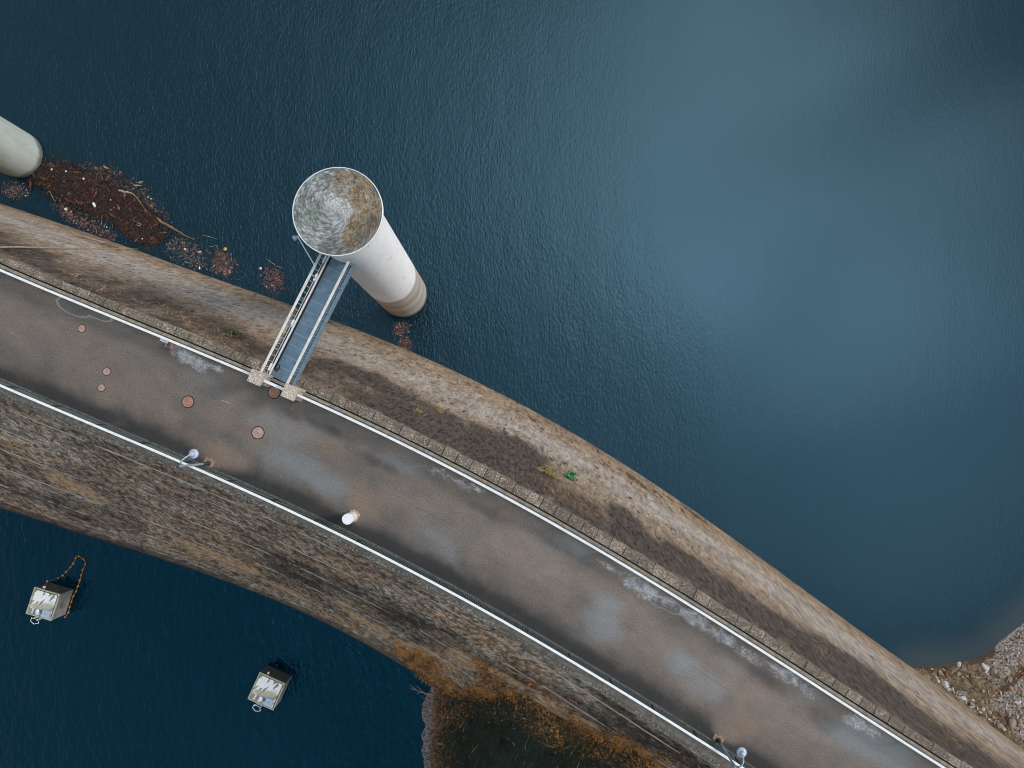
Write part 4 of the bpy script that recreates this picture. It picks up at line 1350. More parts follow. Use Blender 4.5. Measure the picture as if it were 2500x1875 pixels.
# ------------------------------------------------------------------ pool boxes
def pool_box(corn, zt, label, mats):
    pts_ = [P(x, y, zt) for x, y in corn]      # TL TR BR BL
    c = sum(pts_, Vector())/4
    u = ((pts_[1]-pts_[0])+(pts_[2]-pts_[3])).normalized()
    w, d = ((pts_[1]-pts_[0]).length+(pts_[2]-pts_[3]).length)/2, ((pts_[0]-pts_[3]).length+(pts_[1]-pts_[2]).length)/2
    t = empty('valve_chamber', (c.x, c.y, 0), math.atan2(u.y, u.x), label, 'concrete box', 'concrete boxes in the pool')
    m1 = MB(); m1.box((0, 0, zt/2-1.05), (w-0.06, d-0.06, zt+1.9)); m1.build('walls', M['box_side'], t, bevel=0.02)
    m1 = MB(); m1.box((0, d/2-0.026, zt/2-0.12), (w-0.10, 0.012, zt-0.10)); m1.build('shaded_damp_wall', M['box_shade_damp'], t)  # dark sheet paints the shade on this side, along with its damp
    # slab
    n_ = 24
    gx_, gy_ = np.meshgrid(np.linspace(-w/2+0.12, w/2-0.12, n_), np.linspace(-d/2+0.12, d/2-0.12, n_), indexing='ij')
    al = np.exp(-(((gx_-0.15)/0.8)**2+((gy_+0.45)/0.55)**2))
    grid_mesh('roof_slab', np.stack([gx_, gy_, np.full(gx_.shape, zt-0.07)], -1), None, {'algae': al}, mats=M['box_top'], parent=t)
    m1 = MB()
    for sx in (-1, 1):
        m1.box((sx*(w/2-0.045), 0, zt-0.06), (0.09, d, 0.13))
        m1.box((0, sx*(d/2-0.045), zt-0.0605), (w-0.18, 0.09, 0.129))
    m1.build('rim', M['box_rim'], t, bevel=0.01)
    m1 = MB()
    m1.box((0, d/2-0.14, zt-0.055), (w-0.30, 0.04, 0.03)); m1.box((w/2-0.14, 0, zt-0.055), (0.04, d-0.34, 0.03))
    m1.build('gutter', M['teal'], t)
    m1 = MB(); m1.box((w*0.24, -d*0.30, zt+0.02), (0.60, 0.58, 0.14), 0.0); m1.build('hatch', M['hatch'], t, bevel=0.02)
    m1 = MB(); m1.box((w*0.24, -d*0.30, zt+0.10), (0.10, 0.04, 0.03)); m1.build('hatch_handle', M['steel_blue'], t)
    m1 = MB(); m1.lathe([(0.05, zt-0.06), (0.05, zt+0.10), (0.14, zt+0.10), (0.145, zt+0.15), (0.10, zt+0.20), (0, zt+0.21)], 20, (-w*0.07, -d*0.27)); m1.build('vent_cap', M['white'], t, smooth=True)
    m1 = MB(); m1.tube([(-w*0.06, -d*0.25, zt+0.02), (w*0.13, -d*0.30, zt+0.02)], 0.07, 10); m1.build('pipe', M['blue'], t, smooth=True)
    m1 = MB(); m1.tube([(-w*0.22, d/2-0.02, zt-0.35), (-w*0.22, d/2+0.13, zt-0.30)], 0.05, 8); m1.tube([(-w*0.22, d/2+0.10, zt-0.36), (-w*0.22, d/2+0.10, zt-0.20)], 0.075, 10); m1.build('wall_lamp', M['white'], t, smooth=True)
    # access ladder with hoop on the outer side
    m1 = MB()
    lx = -w*0.05
    for sx in (-1, 1):
        m1.tube([(lx+sx*0.22, -d/2-0.02, zt+0.25), (lx+sx*0.22, -d/2-0.14, zt+0.25), (lx+sx*0.22, -d/2-0.14, -0.4)], 0.022, 6)
    for z_ in np.arange(-0.2, zt+0.2, 0.28):
        m1.tube([(lx-0.22, -d/2-0.14, z_), (lx+0.22, -d/2-0.14, z_)], 0.018, 6)
    hp_ = [(lx-0.30, -d/2-0.10, zt+0.10), (lx-0.34, -d/2-0.36, zt+0.10), (lx-0.02, -d/2-0.52, zt+0.10), (lx+0.32, -d/2-0.36, zt+0.10), (lx+0.28, -d/2-0.22, zt+0.10)]
    m1.tube(hp_, 0.024, 6)
    m1.build('ladder', M['white'], t)
    return t


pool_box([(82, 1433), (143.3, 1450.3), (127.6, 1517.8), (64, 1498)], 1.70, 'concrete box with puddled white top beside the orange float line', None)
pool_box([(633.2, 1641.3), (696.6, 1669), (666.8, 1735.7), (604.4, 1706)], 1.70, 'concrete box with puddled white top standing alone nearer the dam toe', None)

# orange float line
FLT = [(715, 655), (920, 600), (1020, 543), (1100, 465), (1175, 382), (1245, 295), (1285, 190), (1300, 140), (1350, 145), (1440, 210), (1480, 250), (1485, 310),
       (1435, 420), (1400, 530), (1370, 640), (1335, 750), (1290, 860), (1235, 960), (1195, 1065), (1165, 1178), (1135, 1285), (1075, 1385)]
fp = [P(30+x/8.295, 1340+y/8.295, 0.03) for x, y in FLT]
bo = empty('float_line', fp[0], 0, 'brown rope with orange floats looping out from the left concrete box', 'float line')
m1 = MB()
fine = []
for a, c in zip(fp[:-1], fp[1:]):
    for u in np.linspace(0, 1, 5)[:-1]:
        p_ = a.lerp(c, u)-fp[0]
        fine.append((p_.x+random.uniform(-.015, .015), p_.y+random.uniform(-.015, .015), 0.0))
fine.append(tuple(fp[-1]-fp[0]))
m1.tube(fine[12:], 0.04, 7); m1.tube(fine[:13], 0.015, 6)
m1.build('rope', M['rope'], bo, smooth=True)
fm = MB(); fm.lathe([(0.0, -0.07), (0.05, -0.06), (0.085, -0.02), (0.085, 0.02), (0.05, 0.06), (0.0, 0.07)], 12)
fo = None
for i, p_ in enumerate(fp):
    if i in (7, 10):
        continue
    if fo is None:
        fo = fm.build('float', M['orange'], bo, smooth=True)
        o = fo
    else:
        o = fo.copy(); COL.objects.link(o); o.parent = bo
    o.location = p_-fp[0]+Vector((random.uniform(-.03, .03), random.uniform(-.03, .03), 0.02))
    o.rotation_euler = (R(90), 0, random.uniform(0, 3))
    sc_ = random.uniform(0.85, 1.15); o.scale = (sc_, sc_, sc_)

# ------------------------------------------------------------------ scatter helper: many flat flakes / sticks in one mesh with own colours
def flakes(name, cen, size, asp, col, tilt=0.4, stick=False, mat='leaf', zrot=None):
    n_ = len(cen)
    th = rng.uniform(0, 2*math.pi, n_) if zrot is None else zrot
    a = np.stack([np.cos(th), np.sin(th), rng.normal(0, tilt, n_)], -1)
    a /= np.linalg.norm(a, axis=1)[:, None]
    up = np.stack([rng.normal(0, tilt, n_), rng.normal(0, tilt, n_), np.ones(n_)], -1)
    c_ = np.cross(up, a)
    c_ /= np.linalg.norm(c_, axis=1)[:, None]
    hl, hw = (size/2)[:, None], (size*asp/2)[:, None]
    v = np.stack([cen-a*hl, cen+c_*hw-a*hl*0.1, cen+a*hl, cen-c_*hw-a*hl*0.1], 1).reshape(-1, 3)
    me = bpy.data.meshes.new(name)
    me.from_pydata(v.tolist(), [], np.arange(4*n_).reshape(-1, 4).tolist())
    ca = me.attributes.new('col', 'FLOAT_COLOR', 'POINT')
    cc_ = np.concatenate([np.repeat(col, 4, 0), np.ones((4*n_, 1))], 1)
    ca.data.foreach_set('color', cc_.astype(np.float32).ravel())
    me.update()
    return link(name, me, M[mat])


def pick(pal, n_, w=None):
    pal = np.array(pal)
    i = rng.choice(len(pal), n_, p=w)
    return np.clip(pal[i]*rng.uniform(0.7, 1.3, (n_, 1)), 0, 1)


def in_poly(x, y, poly):
    ins = np.zeros(x.shape, bool)
    p = np.array(poly)
    for a, c in zip(p, np.roll(p, -1, 0)):
        cond = ((a[1] > y) != (c[1] > y)) & (x < (c[0]-a[0])*(y-a[1])/(c[1]-a[1]+1e-12)+a[0])
        ins ^= cond
    return ins


def sample_poly(poly, n_):
    p = np.array(poly)
    out = np.zeros((0, 2))
    while len(out) < n_:
        q_ = rng.uniform(p.min(0), p.max(0), (n_*2, 2))
        q_ = q_[in_poly(q_[:, 0], q_[:, 1], poly)]
        out = np.concatenate([out, q_])
    return out[:n_]


def wpoly(lst, f=lambda x, y: (x, y), z=0.0):
    return [tuple(P(*f(x, y), z)[:2]) for x, y in lst]


z2 = lambda x, y: (x/3.16, 260+y/3.16)
# the raft of drift by the left tower
RAFT = wpoly([(330, 400), (430, 380), (560, 430), (700, 470), (860, 500), (960, 560), (1060, 620), (1120, 720), (1200, 790), (1290, 900), (1330, 1000), (1250, 1070), (1180, 1110), (1060, 1075), (960, 1010),
              (900, 930), (800, 880), (640, 860), (500, 760), (400, 700), (300, 640), (190, 580), (300, 520)], z2)
core = wpoly([(330, 460), (480, 440), (640, 520), (800, 600), (900, 640), (1020, 690), (1120, 790), (1230, 900), (1270, 1000), (1200, 1070), (1080, 1050), (980, 980), (880, 880), (720, 830), (560, 740), (420, 660), (300, 590), (260, 540)], z2)
ax_r = ang(sn(300, 560, 0)[0])
nF = 15000
c2_ = np.concatenate([sample_poly(core, int(nF*0.75)), sample_poly(RAFT, int(nF*0.25))])
c2_ += rng.normal(0, 0.12, c2_.shape)
pal = [(0.018, 0.008, 0.006), (0.034, 0.013, 0.009), (0.075, 0.026, 0.013), (0.15, 0.055, 0.024), (0.26, 0.12, 0.055), (0.008, 0.005, 0.005)]
siz = rng.gamma(1.6, 0.11, len(c2_))+0.05
raft = flakes('drift_raft', np.concatenate([c2_, rng.uniform(0.01, 0.12, (len(c2_), 1))], 1), siz, rng.uniform(0.06, 0.30, len(c2_)),
              pick(pal, len(c2_), [.27, .20, .12, .07, .03, .31]), 0.12)
tag(raft, 'dark raft of floating sticks and leaves between the left tower and the dam', 'floating debris', kind='stuff')
mb = MB()
cp = np.array(core)
cc0 = cp.mean(0)
mb.quad(*[(x, y, 0.006) for x, y in (cp-cc0)*0.97+cc0])


def litter(lst, f, n_, pal, label, w=None, smin=0.05, spread=0.25, sc=0.10):
    pl_ = wpoly(lst, f)
    c_ = sample_poly(pl_, n_)
    ctr = np.array(pl_).mean(0)
    c_ = c_+rng.normal(0, spread, c_.shape)
    o = flakes('leaf_litter', np.concatenate([c_, rng.uniform(0.008, 0.03, (n_, 1))], 1), rng.gamma(2, sc/2, n_)+smin, rng.uniform(0.2, 0.7, n_), pick(pal, n_, w), 0.06)
    return tag(o, label, 'floating leaves', 'clumps of floating leaves', 'stuff')


pr = [(0.11, 0.05, 0.040), (0.17, 0.085, 0.070), (0.06, 0.032, 0.030), (0.32, 0.20, 0.16), (0.025, 0.018, 0.018)]
wr = [.3, .25, .25, .08, .12]
litter([(400, 720), (520, 780), (640, 870), (760, 900), (880, 980), (900, 1030), (760, 990), (620, 930), (500, 860)], z2, 750, pr, 'reddish leaf scum along the dam wall below the drift raft', wr)
litter([(640, 440), (760, 470), (880, 490), (980, 570), (1120, 640), (1200, 740), (1300, 880), (1240, 860), (1100, 740), (960, 650), (800, 560), (660, 500)], z2, 700, [(0.09, 0.045, 0.035), (0.15, 0.08, 0.06), (0.05, 0.028, 0.022), (0.26, 0.17, 0.11)], 'thin brown fringe of bits along the upper edge of the drift raft', [.4, .25, .25, .1], 0.04, 0.3, 0.12)
litter([(1280, 1060), (1400, 1010), (1520, 1080), (1600, 1170), (1580, 1240), (1450, 1220), (1330, 1150)], z2, 620, [(0.10, 0.065, 0.055), (0.16, 0.11, 0.09), (0.06, 0.04, 0.035), (0.3, 0.24, 0.2)], 'thin grey brown scum of leaves just right of the drift raft', [.4, .25, .25, .1], 0.04, 0.3, 0.09)
litter([(1640, 1180), (1700, 1100), (1780, 1180), (1800, 1270), (1740, 1310), (1650, 1260)], z2, 700, pr, 'round red clump of floating leaves right of the grey scum', wr, 0.05, 0.2)
litter([(2030, 1290), (2100, 1250), (2190, 1280), (2200, 1370), (2120, 1440), (2050, 1390)], z2, 420, pr, 'red clump of floating leaves left of the footbridge', wr, 0.05, 0.22)
litter([(20, 620), (110, 600), (200, 640), (220, 680), (120, 690), (30, 670)], z2, 380, [(0.10, 0.065, 0.055), (0.16, 0.11, 0.09), (0.06, 0.04, 0.035), (0.3, 0.24, 0.2)], 'grey leaf scum between the left tower and the dam', [.4, .25, .25, .1], 0.04, 0.25)
z1 = lambda x, y: (600+x/2.676, 380+y/2.676)
litter([(970, 1100), (1050, 1090), (1060, 1140), (1010, 1180), (970, 1160)], z1, 260, pr, 'small red leaf clump at the foot of the white tower', wr, 0.05, 0.12)
litter([(1000, 1200), (1060, 1190), (1080, 1270), (1050, 1300), (1010, 1250)], z1, 300, pr, 'faint red leaf streak between the white tower and the dam', wr, 0.04, 0.16)

# pieces of driftwood
def wood(pts_px, r, label, mat='wood', f=z2, z=0.05, group='pieces of driftwood'):
    pp = [P(*f(x, y), z) for x, y in pts_px]
    o0 = pp[0].copy()
    fine = []
    for a, c in zip(pp[:-1], pp[1:]):
        for u in np.linspace(0, 1, 6)[:-1]:
            q_ = a.lerp(c, u)-o0
            fine.append(q_+Vector((random.uniform(-1, 1), random.uniform(-1, 1), random.uniform(-.5, .5)))*r*0.35)
    fine.append(pp[-1]-o0)
    n_ = len(fine)
    rs_ = [r*(0.55+0.45*math.sin(math.pi*min(1, 0.12+k_/n_)))*(1-0.55*k_/n_) for k_ in range(n_)]
    m1 = MB(); m1.tube(fine, rs_, 8)
    return tag(m1.build('driftwood', M[mat], None, smooth=True, loc=o0), label, 'driftwood', group)


wood([(915, 645), (970, 660), (1020, 670), (1050, 695)], 0.11, 'short thick pale orange log on top of the drift raft', 'wood_pale')
wood([(1210, 865), (1270, 905), (1340, 945), (1410, 985), (1500, 1030)], 0.13, 'long curved orange branch at the tip of the drift raft')
wood([(1050, 690), (1100, 770), (1160, 840), (1205, 890)], 0.07, 'thin dark branch between the pale log and the curved branch')
wood([(1040, 1045), (1090, 985), (1150, 930)], 0.06, 'straight brown stick near the right end of the raft')
wood([(800, 460), (820, 475), (840, 478)], 0.07, 'short bent yellow stick at the top edge of the raft', 'wood_pale')
wood([(1030, 605), (1060, 610), (1098, 612)], 0.06, 'pale stick floating just above the orange log', 'wood_pale')
wood([(1220, 975), (1280, 972)], 0.05, 'short level stick near the right end of the raft', 'wood_pale')
wood([(710, 640), (712, 700), (715, 760)], 0.05, 'upright looking stick in the middle of the raft')
wood([(600, 760), (625, 720), (632, 690)], 0.04, 'small slanting stick left of the raft middle')
wood([(380, 650), (410, 710), (430, 740)], 0.05, 'dark stick at the left end of the raft')
wood([(1080, 640), (1160, 645)], 0.025, 'thin dark twig floating off the upper edge of the raft')
wood([(1570, 995), (1620, 1005), (1680, 1025)], 0.022, 'thin grey twig floating right of the curved branch', 'wood_pale')
wood([(1610, 1085), (1672, 1072)], 0.025, 'thin pale twig above the grey leaf scum', 'wood_pale')
wood([(1810, 1340), (1860, 1330), (1900, 1300)], 0.02, 'thin dark twig beside the red leaf clump')
wood([(2060, 1180), (2130, 1230), (2200, 1250)], 0.02, 'thin twig reaching out above the clump left of the bridge', 'wood_pale')

# rubbish on the drift
def bit(px, py, kind, r, mat, label, f=z2):
    c = P(*f(px, py), 0.0)
    m1 = MB()
    if kind == 'bottle':
        m1.lathe([(0, -r*2), (r*0.8, -r*2), (r, -r*1.7), (r, r*0.9), (r*0.45, r*1.5), (r*0.4, r*2.0), (0, r*2.0)], 12)
        o = m1.build('plastic_bottle', M[mat], None, smooth=True, loc=(c.x, c.y, 0.10+r*0.5))
        o.rotation_euler = (R(88), 0, random.uniform(0, 6))
        return tag(o, label, 'bottle', 'rubbish on the drift')
    if kind == 'ring':
        pts_ = [(r*math.cos(a), r*math.sin(a)*0.9, 0) for a in np.linspace(0, 2*math.pi*0.97, 24)]
        m1.tube(pts_, r*0.16, 8)
        return tag(m1.build('plastic_ring', M[mat], None, smooth=True, loc=(c.x, c.y, 0.14)), label, 'ring', 'rubbish on the drift')
    if kind == 'disc':
        m1.lathe([(0, -0.02), (r*0.9, -0.02), (r, 0.0), (r*0.92, 0.03), (r*0.5, 0.02), (0, 0.02)], 20)
        return tag(m1.build('lid', M[mat], None, smooth=True, loc=(c.x, c.y, 0.10)), label, 'lid', 'rubbish on the drift')
    bm_ = bmesh.new()
    bmesh.ops.create_icosphere(bm_, subdivisions=2, radius=r)
    for v in bm_.verts:
        v.co *= random.uniform(0.8, 1.15)
        v.co.z *= 0.55
    me = bpy.data.meshes.new('foam_piece')
    bm_.to_mesh(me); bm_.free()
    o = link('foam_piece', me, M[mat], None, (c.x, c.y, 0.10))
    return tag(o, label, 'foam', 'rubbish on the drift')


bit(735, 765, 'bottle', .10, 'white', 'white bottle lying in the middle of the drift raft')
bit(515, 795, 'disc', .13, 'cream', 'round cream lid below the left part of the raft')
bit(1077, 913, 'ring', .14, 'cyan', 'pale green ring lying on the right part of the raft')
bit(940, 525, 'ring', .11, 'red', 'bright red ring at the upper edge of the raft')
bit(828, 935, 'foam', .07, 'cyan', 'pale green lump beside the dark lower edge of the raft')
bit(1740, 1103, 'foam', .15, 'yellow', 'bright yellow lump floating right of the raft')
bit(1432, 1102, 'foam', .11, 'cream', 'cream lump on the grey leaf scum')
bit(1546, 1125, 'bottle', .08, 'cyan', 'pale green bottle floating on the grey leaf scum')
bit(1545, 1248, 'bottle', .06, 'white', 'white bottle close to the dam wall under the scum')
bit(2013, 1252, 'foam', .12, 'cream', 'cream lump beside the red clump left of the bridge')
bit(650, 560, 'foam', .10, 'cream', 'cream lump in the upper left of the raft')
bit(405, 488, 'foam', .08, 'cream', 'yellowish lump at the raft end close to the left tower')
bit(515, 503, 'foam', .07, 'white', 'white lump in the upper left of the raft')
bit(887, 783, 'foam', .06, 'orange', 'orange lump in the middle of the raft')
bit(1103, 1023, 'foam', .06, 'white', 'small white lump near the lower right tip of the raft')
bit(1170, 715, 'foam', .07, 'yellow', 'ochre lump at the upper right edge of the raft')
bit(858, 722, 'foam', .05, 'white', 'tiny white lump right of the white bottle')
bit(203, 690, 'foam', .06, 'cream', 'small cream lump below the left tower')

# cable lying across the upstream face at the left
def on_face(px, py, lift=0.08):
    i = np.argmin((UP_PX[..., 0]-px)**2+(UP_PX[..., 1]-py)**2)
    p_ = UP_P.reshape(-1, 3)[i]
    s_ = UP_S.ravel()[i]
    nx, ny = np.interp(s_, RS, NX), np.interp(s_, RS, NY)
    return Vector((p_[0]+nx*lift, p_[1]+ny*lift, p_[2]+lift*0.2))


m1 = MB()
cp_ = [on_face(x, y, 0.12) for x, y in ((1, 609), (40, 609), (86, 610), (150, 610.5), (231, 610), (300, 611), (364, 612))]
o0 = cp_[0]
m1.tube([p_-o0 for p_ in cp_], [0.06, 0.06, 0.05, 0.03, 0.035, 0.03, 0.02], 8)
tag(m1.build('cable', M['wood_pale'], None, smooth=True, loc=o0), 'thin pale cable hanging across the stained wall at the left edge', 'cable')

# small plants rooted on the upstream face
def plant(px, py, n_, r, pal, label, cat='plant', blade=False, name='plant'):
    c = on_face(px, py, 0.05)
    i = np.argmin((UP_PX[..., 0]-px)**2+(UP_PX[..., 1]-py)**2)
    s_ = UP_S.ravel()[i]
    nx, ny = np.interp(s_, RS, NX), np.interp(s_, RS, NY)
    out = np.array([nx, ny, 0.3]); tg = np.array([ny, -nx, 0]); upv = np.array([0, 0, 1.0])
    a = rng.normal(0, 1, (n_, 3))
    cen = a[:, :1]*tg*r*0.6+np.abs(a[:, 1:2])*out*r*0.35+a[:, 2:3]*upv*r*0.8
    sz = rng.uniform(0.5, 1.0, n_)*(r*1.7 if blade else r*0.85)
    o = flakes(name, cen, sz, np.full(n_, 0.08 if blade else 0.55), pick(pal, n_), 0.7)
    o.location = c
    return tag(o, label, cat)


gr_ = [(0.03, 0.20, 0.06), (0.05, 0.30, 0.10), (0.02, 0.12, 0.04)]
yl_ = [(0.30, 0.22, 0.06), (0.40, 0.32, 0.12), (0.20, 0.17, 0.05)]
plant(1388, 1168, 70, .34, gr_, 'larger bright green plant growing on the lake face of the dam')
plant(1399, 1158, 40, .22, gr_, 'smaller green plant just above the larger green one on the dam')
plant(1345, 1124, 26, .18, gr_, 'tiny green plant on the dam face, left of the bigger green pair')
plant(1334, 1158, 90, .5, yl_, 'yellow grass tuft by the black stain on the dam face', 'grass tuft', True, 'grass_tuft')
plant(1017, 1008, 40, .28, yl_, 'small yellow green tuft halfway down the dam face right of bridge', 'grass tuft', True, 'grass_tuft')
plant(1074, 1008, 30, .22, yl_, 'faint yellow tuft right of the other tuft near the bridge', 'grass tuft', True, 'grass_tuft')
plant(1537, 1218, 260, .085, [(0.30, 0.09, 0.03), (0.22, 0.06, 0.02)], 'small rust red plant on the pale band of the dam face')
plant(573, 815, 60, .35, [(0.10, 0.13, 0.03), (0.16, 0.14, 0.04)], 'dark olive plant on the dam face left of the footbridge')

# dry grass clinging to the upper part of the face
w_ = (UP_RUST*(UP_L > 8)).ravel()
w_ = np.where(w_ > 0.25, w_, 0)
idx = rng.choice(len(w_), 900, p=w_/w_.sum())
fpnt = UP_P.reshape(-1, 3)[idx]
si = UP_S.ravel()[idx]
nn = np.stack([np.interp(si, RS, NX), np.interp(si, RS, NY)], -1)
cen = fpnt.copy()
cen[:, :2] += nn*rng.uniform(0.03, 0.16, (len(idx), 1))
o = flakes('dry_grass', cen, rng.uniform(0.15, 0.55, len(idx)), np.full(len(idx), 0.06), pick([(0.30, 0.19, 0.10), (0.40, 0.29, 0.17), (0.18, 0.09, 0.045)], len(idx)), 0.9)
tag(o, 'dry brown grass in patches along the upper lake face of the dam', 'grass', kind='stuff')

# ------------------------------------------------------------------ right bank
bx_ = np.arange(30, 75, 0.3)
by_ = np.arange(-62, -2, 0.3)
X, Y = np.meshgrid(bx_, by_, indexing='ij')
dsh = poly_dist(X, Y, _sh)
s_b, n_b = to_sn(np.stack([X.ravel(), Y.ravel()], -1))
n_b = n_b.reshape(X.shape)
Zb = np.where(dsh > 0, 0.13*dsh, 0.25*dsh)+(fbm(X*0.7, Y*0.7, 5)-0.5)*0.55*np.clip((dsh+0.5)/2, 0.15, 1)+0.05
Zb = np.clip(Zb, -4, 9)
PXb = proj(np.stack([X, Y, Zb], -1))


def pblob(PXg, x, y, rx, ry, a=0.0, w=1.0):
    dx, dy = PXg[..., 0]-x, PXg[..., 1]-y
    u, v = dx*math.cos(a)+dy*math.sin(a), -dx*math.sin(a)+dy*math.cos(a)
    return w*np.exp(-((u/rx)**2+(v/ry)**2)**1.4)


def wb(px, py, rx, ry, a, w, z=0.8):
    """soft patch on the ground, given where it is and its size in metres"""
    c = P(px, py, z)
    dx, dy = X-c.x, Y-c.y
    ca, sa = math.cos(a), math.sin(a)
    u, v = dx*ca+dy*sa, -dx*sa+dy*ca
    return w*np.exp(-((u/rx)**2+(v/ry)**2)**1.4)


frost = np.maximum.reduce([wb(2480, 1590, 1.9, 1.2, .7, 1), wb(2455, 1640, 1.6, .9, .6, 1), wb(2465, 1715, 1.2, 1.3, .2, 1), wb(2500, 1690, 1.4, 1.0, .7, 1), wb(2520, 1760, 2, 2, 0, .9), wb(2360, 1700, .7, .5, 0, .8), wb(2530, 1560, 3, 2, .7, 1), wb(2495, 1745, .8, .9, 0, .8)])
dirt = np.maximum.reduce([wb(2468, 1683, 1.6, .28, .62, 1.1), wb(2440, 1650, .5, .5, 0, .8), wb(2435, 1600, .6, .35, .9, 1.0), wb(2400, 1620, 1.2, .3, .3, .9), wb(2330, 1632, 1.6, .3, .1, .9), wb(2480, 1545, 1.4, .3, .7, .9), wb(2510, 1650, 1.0, .25, .62, .9), wb(2280, 1638, 1, .3, 0, .9), wb(2310, 1650, .8, .4, 0, .6)])
keep = (n_b > 0.4) & (dsh > -14)
bank = grid_mesh('rocky_bank', np.stack([X, Y, Zb], -1), None, {'frost': frost, 'dirt': dirt}, keep, M['bank'])
tag(bank, kind='structure')


def bank_z(x, y):
    i = np.clip(((x-bx_[0])/0.3).astype(int), 0, len(bx_)-1)
    j = np.clip(((y-by_[0])/0.3).astype(int), 0, len(by_)-1)
    return Zb[i, j]


# rocks
def rock_mesh(seed):
    r_ = random.Random(seed)
    bm_ = bmesh.new()
    bmesh.ops.create_icosphere(bm_, subdivisions=2, radius=1)
    dirs = [Vector((r_.uniform(-1, 1), r_.uniform(-1, 1), r_.uniform(-.6, 1))).normalized() for _ in range(9)]
    lim = [r_.uniform(0.55, 0.95) for _ in dirs]
    for v in bm_.verts:
        for d_, l_ in zip(dirs, lim):
            k_ = v.co.dot(d_)
            if k_ > l_:
                v.co -= d_*(k_-l_)
        v.co *= r_.uniform(0.96, 1.04)
    me = bpy.data.meshes.new('rock')
    bm_.to_mesh(me); bm_.free()
    return me


ROCKS = [(2341, 1622, .20, 1, 'pale standing rock at the water edge of the right bank'), (2404, 1628, .26, 1, 'smooth white boulder near the shore of the right bank'), (2307, 1671, .30, 1, 'long white slab of rock against the dam wall'),
         (2468, 1765, .34, 0, 'large brown boulder at the right edge below the frost'), (2440, 1772, .25, 0, 'brown boulder left of the large brown one'), (2425, 1640, .28, 0, 'brown rock beside the dark hollow in the frost'), (2350, 1705, .22, 1, 'whitish rock in the frosty spot near the dam'),
         (2290, 1662, .16, 1, 'small white rock closest to the corner of dam and shore'), (2477, 1682, .10, 2, 'small red stone in the dark gully')]
meshes = {}
for kk in range(6):
    for nm in (0, 1):
        me = rock_mesh(kk*7+nm+1)
        me.materials.append(M['rock'] if nm == 0 else M['rock_pale'])
        meshes[(kk, nm)] = me
me = rock_mesh(99); me.materials.append(M['red']); meshes[(0, 2)] = me
for i, (px, py, r_, mt, lab) in enumerate(ROCKS):
    c = P(px, py, 0.5)
    z_ = float(bank_z(np.array([c.x]), np.array([c.y]))[0])
    c = P(px, py, z_)
    o = bpy.data.objects.new('rock', meshes[((i % 6) if mt < 2 else 0, mt)])
    COL.objects.link(o)
    o.location = (c.x, c.y, z_+r_*0.2)
    o.scale = (r_*random.uniform(.9, 1.6), r_, r_*0.7)
    o.rotation_euler = (0, 0, random.uniform(0, 6))
    tag(o, lab, 'rock', 'rocks on the right bank')
# foot-of-wall stones (white line of stones where wall meets ground)
pts_ = []
for u in np.linspace(0, 1, 46):
    s_c = np.interp(u, [0, 1], [sn(2300, 1676, .3)[0], sn(2440, 1806, .6)[0]])+random.uniform(-.1, .1)
    nn_ = float(n_w1(s_c))+0.18+abs(random.gauss(0, .22))
    pts_.append((s_c, nn_))
for i, (s_c, nn_) in enumerate(pts_):
    p_ = at(s_c, nn_, 0)
    z_ = float(bank_z(np.array([p_.x]), np.array([p_.y]))[0])
    o = bpy.data.objects.new('rock', meshes[(i % 6, 1)])
    COL.objects.link(o)
    r_ = random.uniform(.05, .12)
    o.location = (p_.x, p_.y, z_+r_*0.2)
    o.scale = (r_*1.4, r_, r_*.8)
    o.rotation_euler = (0, 0, random.uniform(0, 6))
    tag(o, 'small white stone in the line of stones along the foot of the dam', 'stone', 'white stones along the foot of the dam')
for i in range(70):
    px, py = random.uniform(2300, 2500), random.uniform(1630, 1850)
    c = P(px, py, 0.6)
    if float(to_sn(np.array([c[:2]]))[1][0]) < float(n_w1(sn(px, py, .6)[0]))+0.3:
        continue
    z_ = float(bank_z(np.array([c.x]), np.array([c.y]))[0])
    o = bpy.data.objects.new('rock', meshes[(i % 6, 0)])
    COL.objects.link(o)
    r_ = random.uniform(.08, .22)
    o.location = (c.x, c.y, z_+r_*0.1)
    o.scale = (r_*random.uniform(.9, 1.7), r_, r_*.7)
    o.rotation_euler = (0, 0, random.uniform(0, 6))
    tag(o, 'brown angular rock among dead grass on the right bank', 'rock', 'brown rocks on the right bank')
# dead grass and pebbles on the bank
n_ = 5200
q_ = np.stack([rng.uniform(31, 46, n_), rng.uniform(-30, -14, n_)], -1)
sd_, nd_ = to_sn(q_)
ok = (nd_ > n_w1(sd_)+0.12) & (poly_dist(q_[:, 0], q_[:, 1], _sh) > -0.1)
q_ = q_[ok]
z_ = bank_z(q_[:, 0], q_[:, 1])
o = flakes('bank_litter', np.concatenate([q_, (z_+rng.uniform(0.02, 0.14, len(q_)))[:, None]], 1), rng.gamma(2.2, 0.09, len(q_))+0.05, rng.uniform(0.08, 0.5, len(q_)),
           pick([(0.30, 0.20, 0.10), (0.16, 0.085, 0.04), (0.42, 0.32, 0.2), (0.09, 0.045, 0.022), (0.55, 0.48, 0.42), (0.24, 0.11, 0.05)], len(q_)), 0.45)
tag(o, 'dead grass, twigs and chips covering the right bank', 'ground litter', kind='stuff')
for pts_px, lab in (([(2321, 1646), (2340, 1630), (2355, 1640)], 'forked bare twig on the shore of the right bank'), ([(2405, 1612), (2430, 1610), (2455, 1616)], 'reddish bare branch at the edge of the frost'), ([(2370, 1650), (2392, 1655), (2403, 1640)], 'pale bare branch in the dead grass of the right bank')):
    wood(pts_px, 0.035, lab, 'wood_pale', lambda x, y: (x, y), 0.45, 'bare branches on the right bank')

